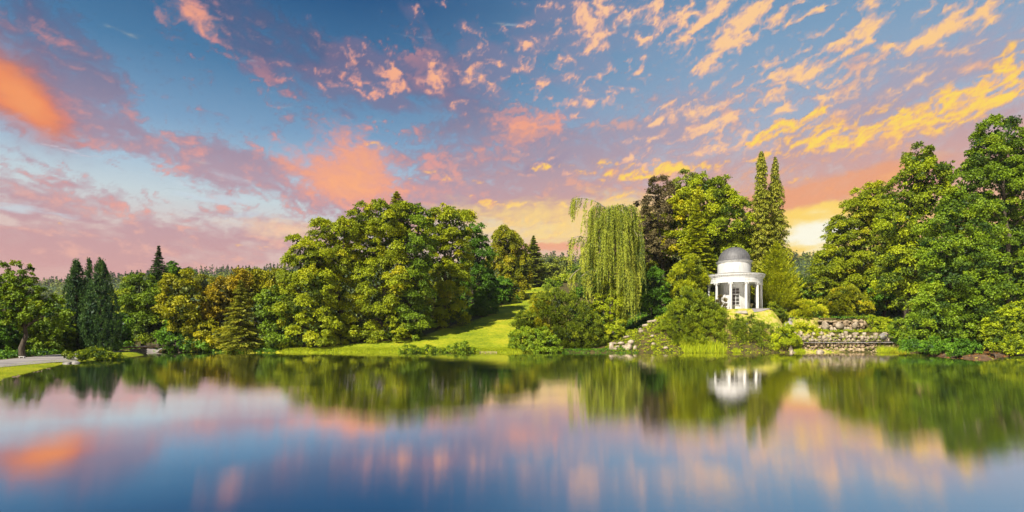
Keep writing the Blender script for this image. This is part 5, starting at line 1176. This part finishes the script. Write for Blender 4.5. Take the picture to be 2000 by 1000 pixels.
def duck_meshes():
    BR = surf('brown_feathers', (0.10, 0.065, 0.04), (0.30, 0.22, 0.15), 30.0, 0.8, 0.0); HD = surf('duck_head', (0.07, 0.05, 0.03), (0.16, 0.12, 0.08), 30, 0.7, 0.0); BL = surf('orange_bill', (0.5, 0.25, 0.04), (0.6, 0.32, 0.06), 5, 0.5, 0.0)
    def skin(name, pts, mat):       # rings along x: (x, z, half width, half height)
        bm = bmesh.new(); rs = []
        for x, z, w, h in pts: rs.append([bm.verts.new((x, w * math.cos(t), z + h * math.sin(t))) for t in np.linspace(0, 2 * math.pi, 12, endpoint=False)])
        for a, b in zip(rs[:-1], rs[1:]):
            for i in range(12): bm.faces.new((a[i], a[(i + 1) % 12], b[(i + 1) % 12], b[i]))
        bm.faces.new(rs[0]); bm.faces.new(rs[-1][::-1])
        return bm_mesh(name, bm, mat, True)
    body = skin('body', [(-0.16, 0.115, .004, .004), (-0.13, 0.105, .022, .012), (-0.09, 0.09, .042, .030), (-0.04, 0.08, .056, .045), (0.02, 0.078, .058, .048), (0.07, 0.085, .046, .042), (0.10, 0.105, .030, .034), (0.115, 0.135, .020, .024), (0.125, 0.165, .021, .022), (0.14, 0.182, .020, .021), (0.158, 0.180, .014, .015), (0.168, 0.175, .006, .007)], BR)
    bill = skin('bill', [(0.158, 0.174, .011, .007), (0.185, 0.168, .010, .004), (0.195, 0.166, .006, .003)], BL)
    wing = skin('wing', [(-0.13, 0.115, .003, .003), (-0.09, 0.108, .010, .020), (-0.03, 0.095, .014, .032), (0.03, 0.092, .013, .028), (0.06, 0.095, .004, .010)], HD)
    leg = skin('leg', [(0.0, 0.0, .012, .003), (0.012, 0.0, .016, .003)], BL)
    bm = bmesh.new(); bmesh.ops.create_cone(bm, cap_ends=True, segments=6, radius1=0.006, radius2=0.006, depth=0.05, matrix=__import__('mathutils').Matrix.Translation((0, 0, 0.025))); add_box(bm, 0.012, 0, 0.003, 0.035, 0.026, 0.005)
    leg = bm_mesh('leg', bm, BL)
    return body, bill, wing, leg
DK = duck_meshes()
for x, Yb, a, sc, lab in [(30, 31.8, 0.4, 1.0, 'brown duck nearest the camera on the lawn at left'), (37, 32.6, 2.6, 0.9, 'brown duck right behind the nearest one, facing left'), (70, 36.6, 1.2, 0.95, 'brown duck standing at the grass edge, left of the upright pair'),
                          (78.5, 37.4, 1.6, 1.0, 'light brown duck in the middle of the grass edge'), (94, 40.8, 0.2, 0.9, 'farthest brown duck, close to the water')]:
    X = (x - 1000) / FPX * Yb; r = empty('duck', (X, Yb, gz(X, Yb) + 0.0)); r.rotation_euler = (0, 0, a); r.scale = (sc,) * 3
    tag(r, lab, 'duck', 'ducks on the lawn')
    for nm, me, off in (('body', DK[0], (0, 0, 0)), ('bill', DK[1], (0, 0, 0)), ('wing', DK[2], (0, 0.05, 0)), ('wing', DK[2], (0, -0.05, 0)), ('leg', DK[3], (0, 0.022, 0)), ('leg', DK[3], (0, -0.022, 0))):
        o = link(bpy.data.objects.new(nm, me)); o.parent = r; o.location = off

def plank():
    WD = surf('weathered_plank', (0.22, 0.15, 0.10), (0.38, 0.28, 0.20), 3.0, 0.8, 0.3, stretch=(0.3, 3, 3))
    X0, X1, Y = (936 - 1000) / FPX * 88.9, (971 - 1000) / FPX * 88.9, 88.9
    root = empty('landing_plank', ((X0 + X1) / 2, Y, 0)); tag(root, 'low wooden plank landing at the meadow shore', 'plank')
    bm = bmesh.new(); add_box(bm, (X0 + X1) / 2, Y, 0.20, X1 - X0, 0.35, 0.07, bevel=0.01); child('board', bm_mesh('board', bm, WD), root)
    for k in range(4):
        bm = bmesh.new(); x = X0 + 0.15 + (X1 - X0 - 0.3) * k / 3; add_box(bm, x, Y, 0.0, 0.10, 0.12, 0.34, bevel=0.01); child('post', bm_mesh('post', bm, WD), root)
plank()

# ================================================================== low growth
def low_bush(name, label, group, bl, Y, fol, seed, tint=0.45, **kw):
    rng = np.random.default_rng(seed); lv = Leaves(rng); k = dict(BUSH); k.update(kw)
    bw = blob_world(bl, Y, rng); crown(lv, bw, rng, tint=tint, **k)
    X = (bl[0][0] - 1000) / FPX * Y; z = gz(X, Y); me = lv.mesh(name, FOL[fol]); me.transform(__import__('mathutils').Matrix.Translation((-X, -Y, -z)))
    o = link(bpy.data.objects.new(name, me)); o.location = (X, Y, z); tag(o, label, 'bush', group)
    return o
SM = dict(clump=0.32, leaf=(0.15, 0.10))
low_bush('ivy_bush', 'clipped bed of glossy ground ivy behind the grey boulders', 'low bushes by the near lawn', [(150, 694, 22, 8), (175, 693, 26, 9, 1), (200, 696, 26, 9, 2), (222, 696, 14, 7, 3)], 55.5, 'lime', 300, 0.18, **SM)
low_bush('ivy_bush', 'rounder green bush rising behind the ground ivy bed', 'low bushes by the near lawn', [(188, 684, 16, 7), (202, 686, 14, 6)], 62, 'lime', 301, 0.12, **SM)
WB = 'bushes in the water below the meadow'
for i, (x, y, rx, ry, lab) in enumerate([(797, 684, 15, 9, 'leftmost leafy bush in the water below the meadow'), (815, 687, 10, 6, 'low bush second from the left below the meadow'), (836, 683, 14, 9, 'third bush in the water below the meadow'), (858, 686, 12, 7, 'thin yellowish bush in the middle of the row below the meadow'),
                                         (880, 684, 14, 8, 'bush left of the tallest one in the row below the meadow'), (905, 680, 17, 11, 'tallest dark bush in the row below the meadow'), (926, 685, 10, 6, 'last bush on the right in the row below the meadow')]):
    low_bush('water_bush', lab, WB, [(x, y, rx, ry), (x - rx * .5, y + 2, rx * .6, ry * .6)], 88.6, 'oak', 310 + i, 0.5, clump=0.36, leaf=(0.22, 0.14), twig=0.6)

def tufts(name, label, pts, fol, seed, h=(0.25, 0.5), n=9, w=0.03, lean=0.35, kind='stuff', cat=None):
    rng = np.random.default_rng(seed); lv = Leaves(rng); P = np.repeat(pts, n, 0); m = len(P)
    P = P + rng.normal(size=(m, 3)) * np.array([0.09, 0.09, 0]); T = np.array([0, 0, 1.0]) + rng.normal(size=(m, 3)) * np.array([lean, lean, 0.1]); L = rng.uniform(h[0], h[1], m); T = unit(T)
    N = rsph(rng, m) * np.array([1, 1, .2]); tn = np.clip(rng.normal(0.5, 0.2, m), 0, 1)
    lv.add(P + T * (L * 0.45)[:, None], T, N, L, w, tn, 0.1)
    o = obj(name, lv.mesh(name, FOL[fol])); tag(o, label, cat, kind=kind)
    return o
rng = np.random.default_rng(8)
def scatter(n, x0, x1, y0, y1, cond=None):
    X = rng.uniform(x0, x1, n); Y = rng.uniform(y0, y1, n); s = shore_dist(X, Y); k = s > 0.02
    if cond is not None: k &= cond(X, Y, s)
    X, Y = X[k], Y[k]; return np.stack([X, Y, ground(X, Y)], -1)
# reeds
Xr = rng.uniform((1334 - 1000) / FPX * 90, (1414 - 1000) / FPX * 90, 900); Yr = rng.uniform(89.0, 90.6, 900)
hh = 1 - ((Xr - Xr.mean()) / 4.2) ** 2 * 0.5
tufts('reeds', 'bright green reeds at the water below the huge yew', np.stack([Xr, Yr, np.maximum(ground(Xr, Yr), -0.05)], -1), 'lime', 1, (0.7, 1.9), 4, 0.05, 0.22)
for i, (x, Yb, rad, lab, hmax) in enumerate([(1733, 90.6, 1.6, 'round tuft of long grass right of the cascade', 1.5), (1562, 91.0, 0.8, 'small grass tuft left of the lower cascade wall', 0.9), (1438, 90.2, 0.45, 'little yellow green tuft in front of the dark yew hedge', 0.9), (1755, 90.0, 1.6, 'reddish grass tuft right of the round one', 0.7)]):
    X0 = (x - 1000) / FPX * Yb; a = rng.uniform(0, 6.28, 260); r = rad * np.sqrt(rng.random(260)); P = np.stack([X0 + r * np.cos(a), Yb + r * np.sin(a) * 0.5, np.maximum(0.0, ground(X0 + r * np.cos(a), Yb + r * np.sin(a) * .5))], -1)
    o = tufts('grass_tuft', lab, P, 'lime' if i != 3 else 'olive', 20 + i, (hmax * .4, hmax), 5, 0.035, 0.4, kind='thing', cat='grass tuft'); del o['kind']; o['group'] = 'grass tufts on the shore'
# rough grass along the shores and on the near lawn
p1 = scatter(14000, -37, 4.5, 88.6, 92.5); tufts('shore_grass', 'long yellow green grass along the meadow shore', p1, 'lime', 2, (0.15, 0.5), 4, 0.035)
p2 = scatter(26000, -45, -20, 21, 60, lambda X, Y, s: (s < 3.2)); tufts('bank_grass', 'short grass on the edge of the near lawn', p2, 'lime', 3, (0.03, 0.10), 4, 0.012)
p3 = scatter(14000, -32, 16, 92, 150, lambda X, Y, s: X > np.minimum(np.minimum(2 * Y - 218, .46 * Y - 63), .17 * Y - 26)); tufts('meadow_grass', 'scattered taller grass in the meadow', p3, 'lime', 4, (0.08, 0.22), 3, 0.04)
# weeds and ivy that clothe the mound
def cover(name, label, pts, fol, seed, size=0.22, n=14, r=0.35, hgt=0.3, tint=0.45):
    rg = np.random.default_rng(seed); lv = Leaves(rg); idx = np.repeat(np.arange(len(pts)), n); m = len(idx)
    ct = np.clip(rg.normal(tint, 0.18, len(pts)), 0, 1); v = rsph(rg, m); v[:, 2] = np.abs(v[:, 2])
    P = pts[idx] + v * np.array([r, r, hgt]) * rg.uniform(0.3, 1, (m, 1)) * rg.uniform(0.6, 1.4, (len(pts), 1))[idx]
    lv.add(P, rsph(rg, m), v * .5 + np.array([0, -.2, 1]) + rg.normal(size=(m, 3)) * .4, size, size * .65, ct[idx] + rg.normal(0, .12, m))
    tag(obj(name, lv.mesh(name, FOL[fol])), label, kind='stuff')
lawnfree = lambda X, Y, s: ~((X > 34.5) & (X < 53.5) & (Y > 92.0) & (Y < 107))
cover('ground_cover', 'yellow green weeds over the boulder bank and mound', scatter(2600, 15.5, 46, 89.4, 98, lambda X, Y, s: lawnfree(X, Y, s) & ((X > 22) | (Y > 92.5) | (rng.random(len(X)) < .25))), 'lime', 5, 0.20, 14, 0.35, 0.28, 0.45)
cover('ivy_cover', 'dark ivy under the trees of the slope', scatter(6500, 14, 96, 97, 140, lambda X, Y, s: lawnfree(X, Y, s) & ~((np.abs(Y - 109) < 4) & (X > 58) & (X < 84))), 'deep', 6, 0.34, 12, 0.6, 0.35, 0.35)
cover('wood_floor_plants', 'low green growth on the floor of the beech wood', scatter(3800, -62, 8, 90.5, 165, lambda X, Y, s: X < np.minimum(np.minimum(2 * Y - 220, .46 * Y - 66), .17 * Y - 28.5)), 'deep', 7, 0.36, 10, 0.6, 0.4, 0.4)
cover('bank_shrubs', 'green growth over the slope right of the cascade', scatter(2600, 62, 96, 84, 104, lambda X, Y, s: (s > .3)), 'oak', 9, 0.24, 16, 0.5, 0.5, 0.45)
cover('wall_plants', 'ferns and weeds rooted between the cascade blocks', np.stack([rng.uniform(46.5, 64, 170), np.full(170, 92.75) + rng.uniform(-.1, .3, 170), rng.uniform(0.1, 2.9, 170)], -1), 'lime', 14, 0.16, 12, 0.22, 0.2, 0.3)
cover('cascade_plants', 'plants growing on the terraces of the cascade', scatter(1100, 46, 64, 93.6, 101, lambda X, Y, s: (np.abs(X - 56.5) > 3.6) | (Y < 96.8)), 'lime', 10, 0.2, 16, 0.35, 0.4, 0.4)
cover('left_undergrowth', 'dark undergrowth behind the gravel path and under the cypresses', scatter(6500, -100, -44, 44, 100, lambda X, Y, s: (s > 1.5) & (X + 0.33 * Y < -33) & ~((X > -64) & (Y > 80) & (Y < 106) & (X < -52))), 'deep', 11, 0.3, 16, 0.6, 0.7, 0.4)
cover('inlet_plants', 'dark low plants around the inlet beyond the bridge', scatter(1500, -58, -38, 89.5, 97), 'deep', 12, 0.26, 14, 0.5, 0.45, 0.5)
FOL['litter'] = foliage('fallen_leaves', (0.05, 0.022, 0.012), (0.10, 0.045, 0.03), (0.20, 0.11, 0.06), 0.0)
# brown needles and earth on the right bank
EARTH = surf('red_earth', (0.035, 0.022, 0.012), (0.085, 0.045, 0.022), 1.2, 0.95, 0.9, c3=(0.16, 0.11, 0.05), bscale=8)
Xe = np.linspace(46.5, 74, 50); Ye = np.linspace(59.5, 80, 44)
def earth_z(X, Y): s = shore_dist(X, Y); return np.where((s > -0.5) & (s < 1.5 + 1.0 * fbm(X * .5, Y * .5, 3)) & (X > 48.5), ground(X, Y) + 0.03 + 0.04 * fbm(X, Y, 3), -1.9)
tag(obj('bare_earth', grid_mesh('bare_earth', Xe, Ye, earth_z, EARTH)), kind='structure')

cover('shade_plants', 'dark low plants at the foot of the yews', scatter(500, 2, 20, 88.7, 92), 'deep', 19, 0.2, 12, 0.35, 0.25, 0.4)
cover('leaf_litter', 'reddish fallen leaves on the bare bank at right', scatter(1500, 48, 76, 59.5, 82, lambda X, Y, s: s < 4.5), 'litter', 13, 0.14, 10, 0.35, 0.05, 0.5)

# ================================================================== woods on the far hills
def hill_forest():
    rg = np.random.default_rng(15); n = 5200
    Y = 262 + (1250 - 262) * rg.random(n) ** 0.75; u = rg.uniform(-150, 2200, n); X = (u - 1000) / FPX * Y; Z = hills_z(X, Y)
    lv = Leaves(rg); k = 46; idx = np.repeat(np.arange(n), k); m = len(idx)
    con = rg.random(n) < np.where(Y > 650, 0.6, 0.15); H = np.where(con, rg.uniform(11, 17, n), rg.uniform(9, 13, n)); R = np.where(con, H * 0.24, H * 0.48)
    t = rg.random(m) ** 0.6; th = rg.uniform(0, 6.283, m); cz = con[idx]
    rr = np.where(cz, t, np.sin(np.clip(t, 0, 1) * math.pi * 0.86) ** 0.7) * R[idx] * rg.uniform(.7, 1.05, m)
    P = np.stack([X[idx] + rr * np.cos(th), Y[idx] + rr * np.sin(th), Z[idx] + H[idx] * (1.0 - 0.95 * t)], -1)
    v = np.stack([np.cos(th), np.sin(th), np.full(m, 0.8)], -1) + rg.normal(size=(m, 3)) * 0.5
    tn = np.where(con, 0.10, rg.normal(0.42, 0.16, n)); sz = np.where(Y > 650, 2.6, 2.0)[idx]
    lv.add(P, rsph(rg, m), v, sz, sz * 0.7, np.clip(tn[idx] + rg.normal(0, .1, m), 0, 1))
    tag(obj('forest', lv.mesh('forest', FOL['hill'])), 'wooded ridge far beyond the park', kind='stuff')
FOL['hill'] = foliage('far_woodland', (0.022, 0.042, 0.014), (0.085, 0.120, 0.020), (0.170, 0.200, 0.030))
hill_forest()

# ------------------------------------------------------------------ air over the park
def haze():
    m = bpy.data.materials.new('haze'); m.use_nodes = True; t = m.node_tree; t.nodes.clear()
    o = t.nodes.new('ShaderNodeOutputMaterial'); v = t.nodes.new('ShaderNodeVolumePrincipled')
    v.inputs['Color'].default_value = (0.80, 0.86, 0.92, 1); v.inputs['Density'].default_value = 0.00008; v.inputs['Anisotropy'].default_value = 0.0
    t.links.new(v.outputs[0], o.inputs['Volume'])
    bm = bmesh.new(); add_box(bm, 0, 550, 88, 3200, 1600, 184)
    ob = obj('haze', bm_mesh('haze', bm, m)); ob['kind'] = 'stuff'
haze()
